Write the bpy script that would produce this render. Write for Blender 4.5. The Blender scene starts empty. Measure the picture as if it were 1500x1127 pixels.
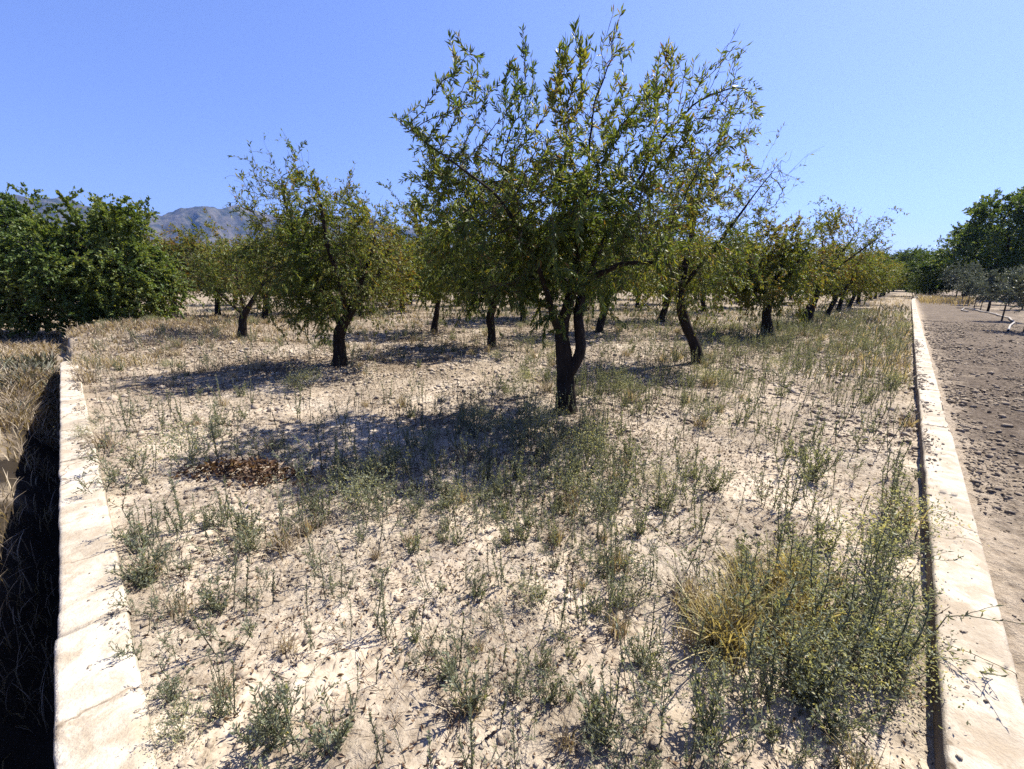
import bpy, math, random
import numpy as np

random.seed(5)
RG = np.random.default_rng(11)
SC = bpy.context.scene
COL = SC.collection
PI = math.pi
H = 1.65                                   # eye height above the field
PITCH = math.radians(13.92)
FOC = 603.0                                # focal length in pixels of a 1500 px wide frame
SUN_AZ, SUN_EL = math.radians(57), math.radians(54)

# ------------------------------------------------------------------ helpers
TAB = RG.random((256, 256))


def vnoise(x, y, seed=0):
    x = np.asarray(x, float) + seed * 37.13
    y = np.asarray(y, float) + seed * 91.7
    ix = np.floor(x).astype(int); iy = np.floor(y).astype(int)
    fx = x - ix; fy = y - iy
    fx = fx * fx * (3 - 2 * fx); fy = fy * fy * (3 - 2 * fy)
    a = TAB[ix & 255, iy & 255]; b = TAB[(ix + 1) & 255, iy & 255]
    c = TAB[ix & 255, (iy + 1) & 255]; d = TAB[(ix + 1) & 255, (iy + 1) & 255]
    return (a * (1 - fx) + b * fx) * (1 - fy) + (c * (1 - fx) + d * fx) * fy


def fbm(x, y, octv=4, seed=0, gain=.5):
    s = 0; a = 1; t = 0
    x = np.asarray(x, float); y = np.asarray(y, float)
    for o in range(octv):
        s = s + a * (vnoise(x, y, seed + o) - .5); t += a
        x, y = (x * 1.6 - y * 1.2), (x * 1.2 + y * 1.6); a *= gain
    return s / t * 2


def sstep(a, b, x):
    t = np.clip((np.asarray(x, float) - a) / (b - a), 0, 1)
    return t * t * (3 - 2 * t)


def nrm(v):
    return v / np.maximum(np.linalg.norm(v, axis=-1, keepdims=True), 1e-9)


def ray(px, py):
    x = (px - 750) / FOC; y = -(py - 563.5) / FOC
    return np.array([x, math.cos(PITCH) + y * math.sin(PITCH), -math.sin(PITCH) + y * math.cos(PITCH)])


def at(px, py, Y):                          # the point of a sight line at depth Y
    d = ray(px, py)
    return np.array([0, 0, H]) + d * (Y / d[1])


def gnd(px, py, z=0.0):                     # the point where a sight line meets height z
    d = ray(px, py)
    return np.array([0, 0, H]) + d * ((z - H) / d[2])


def project(P):
    P = np.atleast_2d(P).astype(float) - [0, 0, H]
    z = P[:, 1] * math.cos(PITCH) - P[:, 2] * math.sin(PITCH)
    u = P[:, 1] * math.sin(PITCH) + P[:, 2] * math.cos(PITCH)
    z = np.where(z < .05, .05, z)
    return 750 + FOC * P[:, 0] / z, 563.5 - FOC * u / z, z


def mk(name, V, F, mats, midx=None, attrs=None, smooth=False, parent=None, link=True):
    """One mesh object. F is a list of (n,k) index arrays."""
    me = bpy.data.meshes.new(name)
    V = np.asarray(V, np.float32)
    F = [np.asarray(f, np.int32) for f in F if len(f)]
    me.vertices.add(len(V)); me.vertices.foreach_set('co', V.ravel())
    nl = sum(f.size for f in F); nf = sum(len(f) for f in F)
    me.loops.add(nl); me.polygons.add(nf)
    me.loops.foreach_set('vertex_index', np.concatenate([f.ravel() for f in F]))
    st = []; o = 0
    for f in F:
        st.append(o + np.arange(len(f)) * f.shape[1]); o += f.size
    me.polygons.foreach_set('loop_start', np.concatenate(st).astype(np.int32))
    if midx is not None:
        me.polygons.foreach_set('material_index', np.asarray(midx, np.int32))
    if smooth:
        me.polygons.foreach_set('use_smooth', np.ones(nf, bool))
    for m in (mats if isinstance(mats, (list, tuple)) else [mats]):
        me.materials.append(m)
    for k, a in (attrs or {}).items():
        at_ = me.attributes.new(k, 'FLOAT', 'POINT')
        at_.data.foreach_set('value', np.asarray(a, np.float32))
    me.update(calc_edges=True)
    if not link:
        return me
    ob = bpy.data.objects.new(name, me); COL.objects.link(ob)
    if parent:
        ob.parent = parent
    return ob


def add_obj(name, me, parent=None):
    ob = bpy.data.objects.new(name, me); COL.objects.link(ob)
    if parent:
        ob.parent = parent
    return ob


def tag(o, label=None, cat=None, group=None, kind=None):
    if label: o['label'] = label
    if cat: o['category'] = cat
    if group: o['group'] = group
    if kind: o['kind'] = kind
    return o


def empty(name, loc=(0, 0, 0), rz=0, sc=1):
    o = bpy.data.objects.new(name, None); COL.objects.link(o)
    o.location = loc; o.rotation_euler = (0, 0, rz); o.scale = (sc, sc, sc)
    o.empty_display_size = .2
    return o


def copy_tree(o, parent=None):
    c = o.copy(); COL.objects.link(c); c.parent = parent
    for ch in list(o.children):
        copy_tree(ch, c)
    return c


class Geo:
    """Collects geometry with a per point tone and a material slot."""
    def __init__(s):
        s.V = []; s.F3 = []; s.F4 = []; s.m3 = []; s.m4 = []; s.T = []; s.n = 0

    def add(s, V, F3=None, F4=None, tone=0.5, m=0):
        V = np.asarray(V, float)
        s.V.append(V); s.T.append(np.broadcast_to(np.asarray(tone, float), (len(V),)))
        if F3 is not None and len(F3):
            s.F3.append(np.asarray(F3) + s.n); s.m3.append(np.full(len(F3), m))
        if F4 is not None and len(F4):
            s.F4.append(np.asarray(F4) + s.n); s.m4.append(np.full(len(F4), m))
        s.n += len(V)

    def arrays(s):
        V = np.concatenate(s.V); T = np.concatenate(s.T)
        F3 = np.concatenate(s.F3) if s.F3 else np.zeros((0, 3), int)
        F4 = np.concatenate(s.F4) if s.F4 else np.zeros((0, 4), int)
        m = np.concatenate(s.m3 + s.m4)
        return V, F3, F4, m, T

    def mesh(s, name, mats, smooth=False):
        V, F3, F4, m, T = s.arrays()
        return mk(name, V, [F3, F4], mats, m, {'tone': T}, smooth, link=False)

    def build(s, name, mats, parent=None, smooth=False):
        return add_obj(name, s.mesh(name, mats, smooth), parent)


def tube(g, P, r, k=5, tone=.5, m=0, rough=0, cap=True):
    P = np.asarray(P, float); r = np.broadcast_to(np.asarray(r, float), (len(P),))
    n = len(P)
    t = nrm(np.gradient(P, axis=0))
    ax = np.eye(3)[np.argmin(np.abs(t).max(axis=0))]
    u = nrm(np.cross(t, ax)); w = np.cross(t, u)
    a = np.arange(k) * 2 * PI / k
    rr = r[:, None] * np.ones(k)[None]
    if rough:
        rr = rr * (1 + rough * (RG.random((n, k)) - .5) + rough * .9 * np.sin(a * 3 + P[:, 2:3] * 2 + 1)[:, :])
    V = P[:, None] + (np.cos(a)[None, :, None] * u[:, None] + np.sin(a)[None, :, None] * w[:, None]) * rr[..., None]
    i = np.arange(n - 1)[:, None] * k; j = np.arange(k)[None]
    F = np.stack([i + j, i + (j + 1) % k, i + k + (j + 1) % k, i + k + j], -1).reshape(-1, 4)
    V = V.reshape(-1, 3)
    if cap:
        V = np.concatenate([V, P[-1:] + t[-1:] * r[-1] * .5])
        c = len(V) - 1
        F3 = [[(n - 1) * k + q, (n - 1) * k + (q + 1) % k, c] for q in range(k)]
    else:
        F3 = None
    g.add(V, F3, F, tone, m)


def leaves(g, B, U, L, W, tone, m=0, fold=.25, curl=.12):
    """Kite shaped folded leaves, one per row of B."""
    n = len(B)
    if n == 0: return
    L = np.broadcast_to(L, (n,))[:, None]; W = np.broadcast_to(W, (n,))[:, None]
    U = nrm(U); Wd = nrm(np.cross(U, nrm(RG.normal(size=(n, 3))))); N = np.cross(U, Wd)
    V = np.stack([B, B + U * L * .45 + Wd * W * .5 + N * W * fold,
                  B + U * L - N * L * curl, B + U * L * .45 - Wd * W * .5 + N * W * fold], 1).reshape(-1, 3)
    o = np.arange(n)[:, None] * 4
    F = np.concatenate([o + [0, 1, 2], o + [0, 2, 3]])
    g.add(V, F, None, np.repeat(np.broadcast_to(tone, (n,)), 4), m)


# ------------------------------------------------------------------ materials
def nodes(name):
    m = bpy.data.materials.new(name); m.use_nodes = True
    nt = m.node_tree; nt.nodes.clear()
    out = nt.nodes.new('ShaderNodeOutputMaterial')
    return m, nt, out


def N(nt, t, **kw):
    n = nt.nodes.new('ShaderNode' + t)
    for k, v in kw.items():
        if k.startswith('i_'):
            n.inputs[k[2:].replace('_', ' ')].default_value = v
        elif isinstance(k, str):
            setattr(n, k, v)
    return n


def ramp(nt, fac, stops):
    r = nt.nodes.new('ShaderNodeValToRGB')
    e = r.color_ramp.elements
    while len(e) < len(stops): e.new(.5)
    for q, (p, c) in zip(e, stops):
        q.position = p; q.color = (c[0], c[1], c[2], 1)
    nt.links.new(fac, r.inputs['Fac'])
    return r.outputs['Color']


def noise(nt, scale, detail=4, rough=.55, dist=0.0, obj=False, stretch=None):
    tc = nt.nodes.new('ShaderNodeTexCoord')
    src = tc.outputs['Object']
    if stretch:
        mp = nt.nodes.new('ShaderNodeMapping'); mp.inputs['Scale'].default_value = stretch
        nt.links.new(src, mp.inputs['Vector']); src = mp.outputs['Vector']
    n = nt.nodes.new('ShaderNodeTexNoise')
    n.inputs['Scale'].default_value = scale; n.inputs['Detail'].default_value = detail
    n.inputs['Roughness'].default_value = rough; n.inputs['Distortion'].default_value = dist
    nt.links.new(src, n.inputs['Vector'])
    return n.outputs['Fac']


def mix(nt, fac, a, b, mode='MIX'):
    m = nt.nodes.new('ShaderNodeMix'); m.data_type = 'RGBA'; m.blend_type = mode
    for s, v in (('Factor', fac), ('A', a), ('B', b)):
        i = [q for q in m.inputs if q.name == s and (q.type == 'RGBA' or s == 'Factor')][0]
        if hasattr(v, 'is_linked'): nt.links.new(v, i)
        elif isinstance(v, (int, float)): i.default_value = v
        else: i.default_value = (v[0], v[1], v[2], 1)
    return [q for q in m.outputs if q.type == 'RGBA'][0]


def bump(nt, h, strength, dist):
    b = nt.nodes.new('ShaderNodeBump'); b.inputs['Strength'].default_value = strength
    b.inputs['Distance'].default_value = dist
    nt.links.new(h, b.inputs['Height'])
    return b.outputs['Normal']


def surf(nt, out, col, rough=.9, normal=None, spec=.2, k=.66):
    p = nt.nodes.new('ShaderNodeBsdfPrincipled')
    nt.links.new(mix(nt, 1.0, col, (k, k, k), 'MULTIPLY'), p.inputs['Base Color'])
    p.inputs['Roughness'].default_value = rough
    p.inputs['Specular IOR Level'].default_value = spec
    if normal is not None: nt.links.new(normal, p.inputs['Normal'])
    nt.links.new(p.outputs[0], out.inputs['Surface'])
    return p


def m_soil():
    m, nt, out = nodes('pale_soil')
    n1 = noise(nt, 1.5, 7, .66); n2 = noise(nt, 19, 8, .72); n3 = noise(nt, 60, 5, .65)
    c = ramp(nt, n1, [(.36, (.24, .19, .145)), (.49, (.42, .345, .265)), (.61, (.62, .53, .425))])
    c2 = ramp(nt, n2, [(.36, (.13, .098, .072)), (.45, (.43, .35, .265)), (.6, (.65, .555, .445))])
    c = mix(nt, .5, c, c2)
    sp = ramp(nt, n3, [(.30, (.33, .29, .25)), (.42, (1, 1, 1))])
    c = mix(nt, .55, c, sp, 'MULTIPLY')
    # beyond the tilled strip the ground turns into dry stubble
    geo = nt.nodes.new('ShaderNodeNewGeometry')
    ln = nt.nodes.new('ShaderNodeVectorMath'); ln.operation = 'LENGTH'
    nt.links.new(geo.outputs['Position'], ln.inputs[0])
    mr = nt.nodes.new('ShaderNodeMapRange')
    mr.inputs['From Min'].default_value = 45; mr.inputs['From Max'].default_value = 140
    nt.links.new(ln.outputs['Value'], mr.inputs['Value'])
    c = mix(nt, mr.outputs[0], c, (.20, .17, .10))
    stb = N(nt, 'Attribute', attribute_name='stubble')
    c = mix(nt, stb.outputs['Fac'], c, mix(nt, n2, (.20, .15, .105), (.42, .345, .255)))
    dark_attr = N(nt, 'Attribute', attribute_name='soil_darkening')
    c = mix(nt, dark_attr.outputs['Fac'], c, mix(nt, n2, (.022, .017, .013), (.055, .042, .03)))  # near-black soil, paints the wall's shade into the ditch
    h = nt.nodes.new('ShaderNodeMath'); h.operation = 'ADD'
    nt.links.new(n2, h.inputs[0]); nt.links.new(n3, h.inputs[1])
    n5 = noise(nt, 1.1, 4, .6)
    hm = nt.nodes.new('ShaderNodeMath'); hm.operation = 'MULTIPLY'
    nt.links.new(h.outputs[0], hm.inputs[0]); nt.links.new(ramp(nt, n5, [(.42, (.12, .12, .12)), (.56, (1, 1, 1))]), hm.inputs[1])
    surf(nt, out, c, .95, bump(nt, hm.outputs[0], .9, .03), .1)
    return m


def m_path():
    m, nt, out = nodes('dark_path_soil')
    n1 = noise(nt, .7, 5, .6); n2 = noise(nt, 22, 6, .7); n3 = noise(nt, 3.2, 5, .6)
    at_ = N(nt, 'Attribute', attribute_name='tone')
    c = ramp(nt, n2, [(.32, (.045, .034, .027)), (.46, (.12, .092, .070)), (.64, (.27, .22, .172))])
    c = mix(nt, .4, c, ramp(nt, n1, [(.35, (.09, .066, .05)), (.65, (.19, .145, .11))]))
    ad = nt.nodes.new('ShaderNodeMath'); ad.operation = 'MULTIPLY_ADD'
    nt.links.new(n3, ad.inputs[0]); ad.inputs[1].default_value = 1.1
    nt.links.new(at_.outputs['Fac'], ad.inputs[2])
    f = ramp(nt, ad.outputs[0], [(.62, (0, 0, 0)), (1.0, (1, 1, 1))])
    c = mix(nt, f, c, ramp(nt, n2, [(.3, (.30, .23, .165)), (.6, (.50, .41, .31))]))
    surf(nt, out, c, .95, bump(nt, n2, 1.0, .04), .1)
    return m


def m_concrete():
    m, nt, out = nodes('old_concrete')
    n1 = noise(nt, 2.6, 6, .62, .4); n2 = noise(nt, 26, 6, .65); n3 = noise(nt, 110, 3, .6)
    c = ramp(nt, n1, [(.36, (.34, .275, .20)), (.47, (.54, .47, .375)), (.6, (.68, .61, .51))])
    c = mix(nt, .35, c, ramp(nt, n2, [(.3, (.30, .24, .18)), (.6, (.62, .55, .455))]))
    sp = ramp(nt, n3, [(.28, (.55, .5, .45)), (.4, (1, 1, 1))])
    c = mix(nt, .5, c, sp, 'MULTIPLY')
    tc = nt.nodes.new('ShaderNodeTexCoord'); vz = nt.nodes.new('ShaderNodeTexVoronoi'); vz.feature = 'DISTANCE_TO_EDGE'; vz.inputs['Scale'].default_value = .75
    nz = nt.nodes.new('ShaderNodeTexNoise'); nz.inputs['Scale'].default_value = 5; nz.inputs['Detail'].default_value = 5
    nt.links.new(tc.outputs['Object'], nz.inputs['Vector'])
    va = nt.nodes.new('ShaderNodeVectorMath'); va.operation = 'MULTIPLY_ADD'; va.inputs[1].default_value = (.3, .3, .3)
    nt.links.new(nz.outputs['Color'], va.inputs[0]); nt.links.new(tc.outputs['Object'], va.inputs[2]); nt.links.new(va.outputs[0], vz.inputs['Vector'])
    c = mix(nt, 1.0, c, ramp(nt, vz.outputs['Distance'], [(.0022, (.25, .2, .16)), (.0055, (1, 1, 1))]), 'MULTIPLY')
    n4 = noise(nt, 7, 5, .7, .8)
    c = mix(nt, ramp(nt, n4, [(.47, (0, 0, 0)), (.64, (.85, .85, .85))]), c, (.39, .315, .23))
    # the side faces are coloured a darker brown than the top
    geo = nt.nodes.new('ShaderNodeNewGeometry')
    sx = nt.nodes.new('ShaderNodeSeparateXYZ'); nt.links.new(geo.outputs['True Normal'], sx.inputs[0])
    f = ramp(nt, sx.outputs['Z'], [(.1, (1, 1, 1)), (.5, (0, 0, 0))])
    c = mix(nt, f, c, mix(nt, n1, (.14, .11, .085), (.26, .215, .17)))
    h = nt.nodes.new('ShaderNodeMath'); h.operation = 'ADD'
    nt.links.new(n2, h.inputs[0]); nt.links.new(n3, h.inputs[1])
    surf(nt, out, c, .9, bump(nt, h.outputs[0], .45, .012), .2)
    return m


def m_bark(name, a, b):
    m, nt, out = nodes(name)
    n1 = noise(nt, 16, 6, .7, .6, stretch=(1, 1, .28)); n2 = noise(nt, 3, 3)
    c = ramp(nt, n1, [(.35, a), (.65, b)])
    c = mix(nt, .3, c, ramp(nt, n2, [(.35, a), (.7, (b[0] * 1.4, b[1] * 1.35, b[2] * 1.3))]))
    surf(nt, out, c, .92, bump(nt, n1, 1.0, .03), .15)
    return m


def m_leaf(name, stops, transl=.38, rough=.5, spec=.3, k=.66):
    m, nt, out = nodes(name)
    a = N(nt, 'Attribute', attribute_name='tone')
    c = mix(nt, 1.0, ramp(nt, a.outputs['Fac'], stops), (k, k, k), 'MULTIPLY')
    p = nt.nodes.new('ShaderNodeBsdfPrincipled'); nt.links.new(c, p.inputs['Base Color'])
    p.inputs['Roughness'].default_value = rough; p.inputs['Specular IOR Level'].default_value = spec
    t = nt.nodes.new('ShaderNodeBsdfTranslucent')
    ct = mix(nt, 1.0, c, (1.5, 1.35, .6), 'MULTIPLY')
    nt.links.new(ct, t.inputs['Color'])
    ms = nt.nodes.new('ShaderNodeMixShader'); ms.inputs[0].default_value = transl
    nt.links.new(p.outputs[0], ms.inputs[1]); nt.links.new(t.outputs[0], ms.inputs[2])
    nt.links.new(ms.outputs[0], out.inputs['Surface'])
    return m


def m_rock():
    m, nt, out = nodes('mountain_rock')
    n1 = noise(nt, .004, 8, .62, .3); n2 = noise(nt, .02, 6, .7)
    c = ramp(nt, n1, [(.42, (.025, .034, .022)), (.55, (.085, .078, .065)), (.68, (.30, .27, .23))])
    c = mix(nt, .45, c, ramp(nt, n2, [(.42, (.025, .032, .018)), (.62, (.24, .205, .165))]))
    surf(nt, out, c, .95, bump(nt, n2, .6, 20), .1)
    return m


M = dict(
    soil=m_soil(), path=m_path(), concrete=m_concrete(), rock=m_rock(),
    bark=m_bark('almond_bark', (.012, .009, .007), (.052, .039, .030)),
    twig=m_bark('twig_bark', (.05, .038, .03), (.13, .10, .078)),
    almond=m_leaf('almond_leaf', [(0, (.046, .086, .030)), (.4, (.105, .155, .033)), (.7, (.225, .25, .046)),
                                  (.88, (.26, .20, .05)), (1, (.20, .09, .028))], .44),
    dark=m_leaf('dark_leaf', [(0, (.018, .04, .011)), (.5, (.095, .16, .042)), (.85, (.185, .25, .065)), (1, (.24, .27, .07))], .4),
    olive=m_leaf('olive_leaf', [(0, (.07, .095, .065)), (.5, (.15, .185, .14)), (1, (.27, .30, .24))], .15),
    weed=m_leaf('weed_leaf', [(0, (.07, .082, .060)), (.5, (.15, .17, .125)), (.8, (.24, .255, .175)), (1, (.36, .34, .17))], .45, k=1.05),
    stem=m_leaf('weed_stem', [(0, (.06, .055, .038)), (.5, (.13, .135, .085)), (1, (.27, .23, .15))], .1),
    straw=m_leaf('dry_straw', [(0, (.17, .125, .09)), (.5, (.39, .31, .225)), (1, (.62, .53, .40))], .3),
    rust=m_leaf('rusty_dead_leaf', [(0, (.045, .028, .018)), (.5, (.165, .092, .055)), (1, (.38, .28, .18))], .3),
    gold=m_leaf('golden_straw', [(0, (.22, .18, .08)), (.5, (.46, .385, .19)), (1, (.70, .61, .38))], .35),
    brown=m_leaf('dead_leaf', [(0, (.04, .026, .018)), (.5, (.14, .082, .05)), (.85, (.27, .175, .10)), (1, (.45, .35, .23))], .15),
)
mh, nt, out = nodes('hose_plastic'); surf(nt, out, mix(nt, noise(nt, 9), (.30, .26, .22), (.48, .43, .37)), .6); M['hose'] = mh

# ------------------------------------------------------------------ ground form
LO = np.array([-1.45, .97]); DL = nrm(np.array([-.7285, .685])); NL = np.array([-DL[1], DL[0]])      # left wall: outer edge
RO = np.array([1.38, .97]); DR = nrm(np.array([.684, .729])); NR = np.array([DR[1], -DR[0]])         # right wall: inner edge
WL, WR = .235, .225
S_END = 10.1


def frame(x, y):
    dl = (x - LO[0]) * NL[0] + (y - LO[1]) * NL[1]; sl = (x - LO[0]) * DL[0] + (y - LO[1]) * DL[1]
    dr = (x - RO[0]) * NR[0] + (y - RO[1]) * NR[1]; sr = (x - RO[0]) * DR[0] + (y - RO[1]) * DR[1]
    return dl, sl, dr, sr


def gh(x, y, fine=True):
    x = np.asarray(x, float); y = np.asarray(y, float)
    dl, sl, dr, sr = frame(x, y)
    r = np.hypot(x, y)
    inside = np.clip(np.minimum(-dl, -dr), 0, 50)
    z = fbm(x * .35, y * .35, 3, 3) * .10 * sstep(.3, 3, inside) + fbm(x * .07, y * .07, 3, 9) * .35 * sstep(8, 30, inside)
    z = z * (1 - sstep(60, 200, r))
    # soil banked against the left wall, lower along the right wall
    z = z + .10 * np.exp(-np.clip(-dl - WL, 0, 9) / .7) * (1 - sstep(9, 13, sl)) + .015 * np.exp(-np.clip(-dr, 0, 9) / .5)
    # spoil mound past the end of the left wall, ridges between the far rows
    z = z + .50 * np.exp(-(((x + 10.6) / 2.6) ** 2 + ((y - 12.0) / 2.2) ** 2)) + .2 * np.exp(-(((x + 7.2) / 1.8) ** 2 + ((y - 10.2) / 1.0) ** 2))
    z = z + .16 * np.exp(-((y - 19 - .3 * x - 1.2 * fbm(x * .2, y * 0, 2, 5)) / 1.2) ** 2) * sstep(-14, -9, x) * (1 - sstep(1, 4, x))
    if fine:
        near = 1 - sstep(10, 26, r)
        fl = fbm(x * 2.2, y * 2.2, 4, 21)
        z = z + (fl * .035 + np.abs(fbm(x * 7, y * 7, 3, 31)) * .015 * sstep(-.3, .3, fbm(x * 1.1, y * 1.1, 2, 35)) * 1.6 + fbm(x * 23, y * 23, 3, 41) * (.006 + .017 * sstep(-.1, .45, fbm(x * 1.4, y * 1.4, 3, 150)))) * near
    # ditch and dry bank on the outer side of the left wall
    n = fbm(x * 1.3, y * 1.3, 3, 14)
    bank = -.92 + .47 * sstep(.16, .55, dl + .12 * n) + .16 * sstep(.5, 3, dl) + .05 * n
    bank = bank + .35 * sstep(3, 14, dl)
    end = sstep(S_END - 2.2, S_END + .9, sl + .5 * n)
    bank = bank * (1 - end) + (.0 - .1 * (1 - sstep(0, 2.5, dl)) + .05 * n) * end
    k = sstep(-WL + .05, -.06, dl) * (1 - sstep(2, 6, -sl - 1)) * (1 - sstep(S_END - .1, S_END + .6, sl) * sstep(.8, -.2, dl) * 0)
    z = z * (1 - k) + bank * k
    # lower shelf under the path on the other side of the right wall
    k = sstep(.06, WR - .05, dr) * (1 - sstep(2, 6, -sr - 1))
    z = z * (1 - k) + (-.10 + 0 * z) * k
    return z


def gpath(x, y):
    dl, sl, dr, sr = frame(x, y)
    r = np.hypot(x, y)
    z = .085 + .03 * np.exp(-np.clip(dr - WR, 0, 9) / .4) - .03 * sstep(.8, 2.5, dr) + fbm(x * .5, y * .5, 3, 61) * .05
    w = 3.4 + .5 * fbm(sr * .15, 0 * sr, 2, 8)                       # worked strips under the young olives
    z = z + .07 * fbm(sr * .2, dr * 1.6, 3, 71) * sstep(2.6, 4, dr) - .05 * sstep(2.8, 4.2, dr)
    near = 1 - sstep(14, 40, r)
    z = z + (np.abs(fbm(x * 5, y * 5, 3, 81)) * .035 + fbm(x * 16, y * 16, 3, 91) * .02) * near
    return z


def gz(x, y):
    return float(gh(np.array([x]), np.array([y]))[0])


# one sheet from under the camera to the horizon, finest where the ground is nearest
az = np.concatenate([np.linspace(-64, 64, 900), np.linspace(64, 296, 80)[1:-1]]) * PI / 180
rad = np.concatenate([[.02, .15, .3], np.geomspace(.45, 70, 620), np.geomspace(78, 4300, 40)])
AA, RR = np.meshgrid(az, rad)
X = RR * np.sin(AA); Y = RR * np.cos(AA)
na = len(az)
V = np.stack([X, Y, gh(X, Y)], -1).reshape(-1, 3)
i = np.arange(len(rad) - 1)[:, None] * na; j = np.arange(na)[None]
F = np.stack([i + j, i + na + j, i + na + (j + 1) % na, i + (j + 1) % na], -1).reshape(-1, 4)[:, ::-1]
_dl, _sl, _dr, _sr = frame(X.ravel(), Y.ravel())         # the wall's shade over the ditch is deepened in the soil colour
dark_mask = sstep(-.1, 0, _dl) * (1 - sstep(.5, .8, _dl + .35 * fbm(X.ravel() * 1.5, Y.ravel() * 1.5, 3, 66))) * (1 - sstep(S_END, S_END + 2, _sl))
_x, _y = X.ravel(), Y.ravel(); _r = np.hypot(_x, _y)
stub = np.clip(sstep(3.5, 9, _r) * (.5 + 1.2 * fbm(_x * .8, _y * .8, 4, 190)) + .55 * sstep(10, 18, _r), 0, .95)
dark_mask = np.maximum(dark_mask, .75 * np.exp(-(((X.ravel() + 14.2) / 3.6) ** 2 + ((Y.ravel() - 13.8) / 2.6) ** 2) ** 2))  # same dark soil colour in an oval round the left tree
o = mk('ground', V, [F], M['soil'], attrs={'soil_darkening': dark_mask, 'stubble': stub}, smooth=True); tag(o, kind='structure')

# dark dirt path and the olive ground right of the right wall
su = np.concatenate([np.linspace(-1.6, 14, 640), np.geomspace(14.1, 120, 170)])
dv = np.concatenate([np.linspace(WR - .02, 5, 240), np.geomspace(5.1, 60, 90)])
SU, DV = np.meshgrid(su, dv, indexing='ij')
X = RO[0] + DR[0] * SU + NR[0] * DV; Y = RO[1] + DR[1] * SU + NR[1] * DV
V = np.stack([X, Y, gpath(X, Y)], -1).reshape(-1, 3)
nv = len(dv)
i = np.arange(len(su) - 1)[:, None] * nv; j = np.arange(nv - 1)[None]
F = np.stack([i + j, i + j + 1, i + nv + j + 1, i + nv + j], -1).reshape(-1, 4)[:, ::-1]
tone = (.62 * np.exp(-np.clip(DV - WR, 0, 99) / .16) + .30 * sstep(2.4, 3.2, DV) * (.5 + fbm(SU * .3, DV * 1.4, 3, 17))
        + .28 * np.exp(-((DV - .75) / .5) ** 2) * (1 - sstep(1.5, 5, SU))).ravel()
o = mk('dirt_path', V, [F], M['path'], attrs={'tone': tone}, smooth=True); tag(o, kind='structure')


# ------------------------------------------------------------------ the two low concrete walls
def wall(name, org, d, n, width, side, s0, s1, seg, ztop, zbot, wob, curve=0):
    """Cast in lengths with open joints; irregular arrises."""
    g = Geo()
    cuts = [s0]
    while cuts[-1] < s1:
        cuts.append(min(s1, cuts[-1] + seg * random.uniform(.8, 1.2)))
    for a, b in zip(cuts[:-1], cuts[1:]):
        gap = .004 if a > s0 else 0
        dist = math.hypot(*(org + d * (a + b) / 2))
        ns = int(max(6, min(160, (b - a) / (.012 * max(1, dist)))))
        s = np.linspace(a + gap, b - gap, ns)
        lip = random.uniform(-.0025, .0025); tw = random.uniform(-.004, .004)
        sec = [(0, zbot), (0, ztop - .02), (.006, ztop - .004), (.018, ztop)] + \
              [(width * t, ztop) for t in np.linspace(.15, .85, 9)] + \
              [(width - .018, ztop), (width - .006, ztop - .004), (width, ztop - .02), (width, zbot)]
        sec = np.array(sec); m = len(sec)
        S = np.repeat(s[:, None], m, 1); Wd = np.repeat(sec[None, :, 0], ns, 0); Z = np.repeat(sec[None, :, 1], ns, 0)
        e = fbm(S * 5, Wd * 0 + 3, 4, 51) * wob; e2 = fbm(S * 5, Wd * 0 + 9, 4, 55) * wob
        side_w = np.clip(Wd / width, 0, 1)
        Wd = Wd + e * (1 - side_w) + e2 * side_w + tw
        top = (Z > ztop - .03)
        Z = Z + top * (fbm(S * 2.2, Wd * 3, 3, 57) * .005 + fbm(S * 14, Wd * 14, 3, 58) * .005 + lip)
        Z = Z - top * (np.abs(side_w - .5) > .4) * np.clip(fbm(S * 4, side_w * 2, 3, 59) - .25, 0, 1) * .05
        bend = curve * np.clip(S - 45, 0, 99) ** 2
        P = org[None, None] + d[None, None] * S[..., None] + n[None, None] * (side * Wd + bend)[..., None]
        V = np.concatenate([P, Z[..., None]], -1).reshape(-1, 3)
        i = np.arange(ns - 1)[:, None] * m; j = np.arange(m - 1)[None]
        F = np.stack([i + j, i + j + 1, i + m + j + 1, i + m + j], -1).reshape(-1, 4)
        if side * np.cross(d, n) > 0: F = F[:, ::-1]
        g.add(V, None, F)
        for q in (0, ns - 1):
            c = np.arange(m) + q * m
            g.F4.append(np.stack([c[:m // 2 - 1], c[1:m // 2], c[::-1][1:m // 2], c[::-1][:m // 2 - 1]], -1) + g.n - len(V))
            g.m4.append(np.zeros(m // 2 - 1, int))
    return g.build(name, M['concrete'])


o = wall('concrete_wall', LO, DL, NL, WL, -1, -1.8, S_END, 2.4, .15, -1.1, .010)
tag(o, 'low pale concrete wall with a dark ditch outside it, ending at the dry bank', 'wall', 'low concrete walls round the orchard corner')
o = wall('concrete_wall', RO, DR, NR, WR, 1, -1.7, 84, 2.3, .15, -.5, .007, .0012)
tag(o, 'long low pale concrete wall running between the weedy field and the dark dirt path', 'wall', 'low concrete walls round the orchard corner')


# ------------------------------------------------------------------ trees
def resample(P, step):
    P = np.asarray(P, float)
    L = np.r_[0, np.cumsum(np.linalg.norm(np.diff(P[:, :3], axis=0), axis=1))]
    n = max(2, int(round(L[-1] / step)) + 1)
    t = np.linspace(0, L[-1], n)
    Q = np.stack([np.interp(t, L, P[:, k]) for k in range(P.shape[1])], 1)
    for _ in range(2):                       # soften the corners
        Q[1:-1, :] = .25 * Q[:-2] + .5 * Q[1:-1] + .25 * Q[2:]
    return Q


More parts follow.
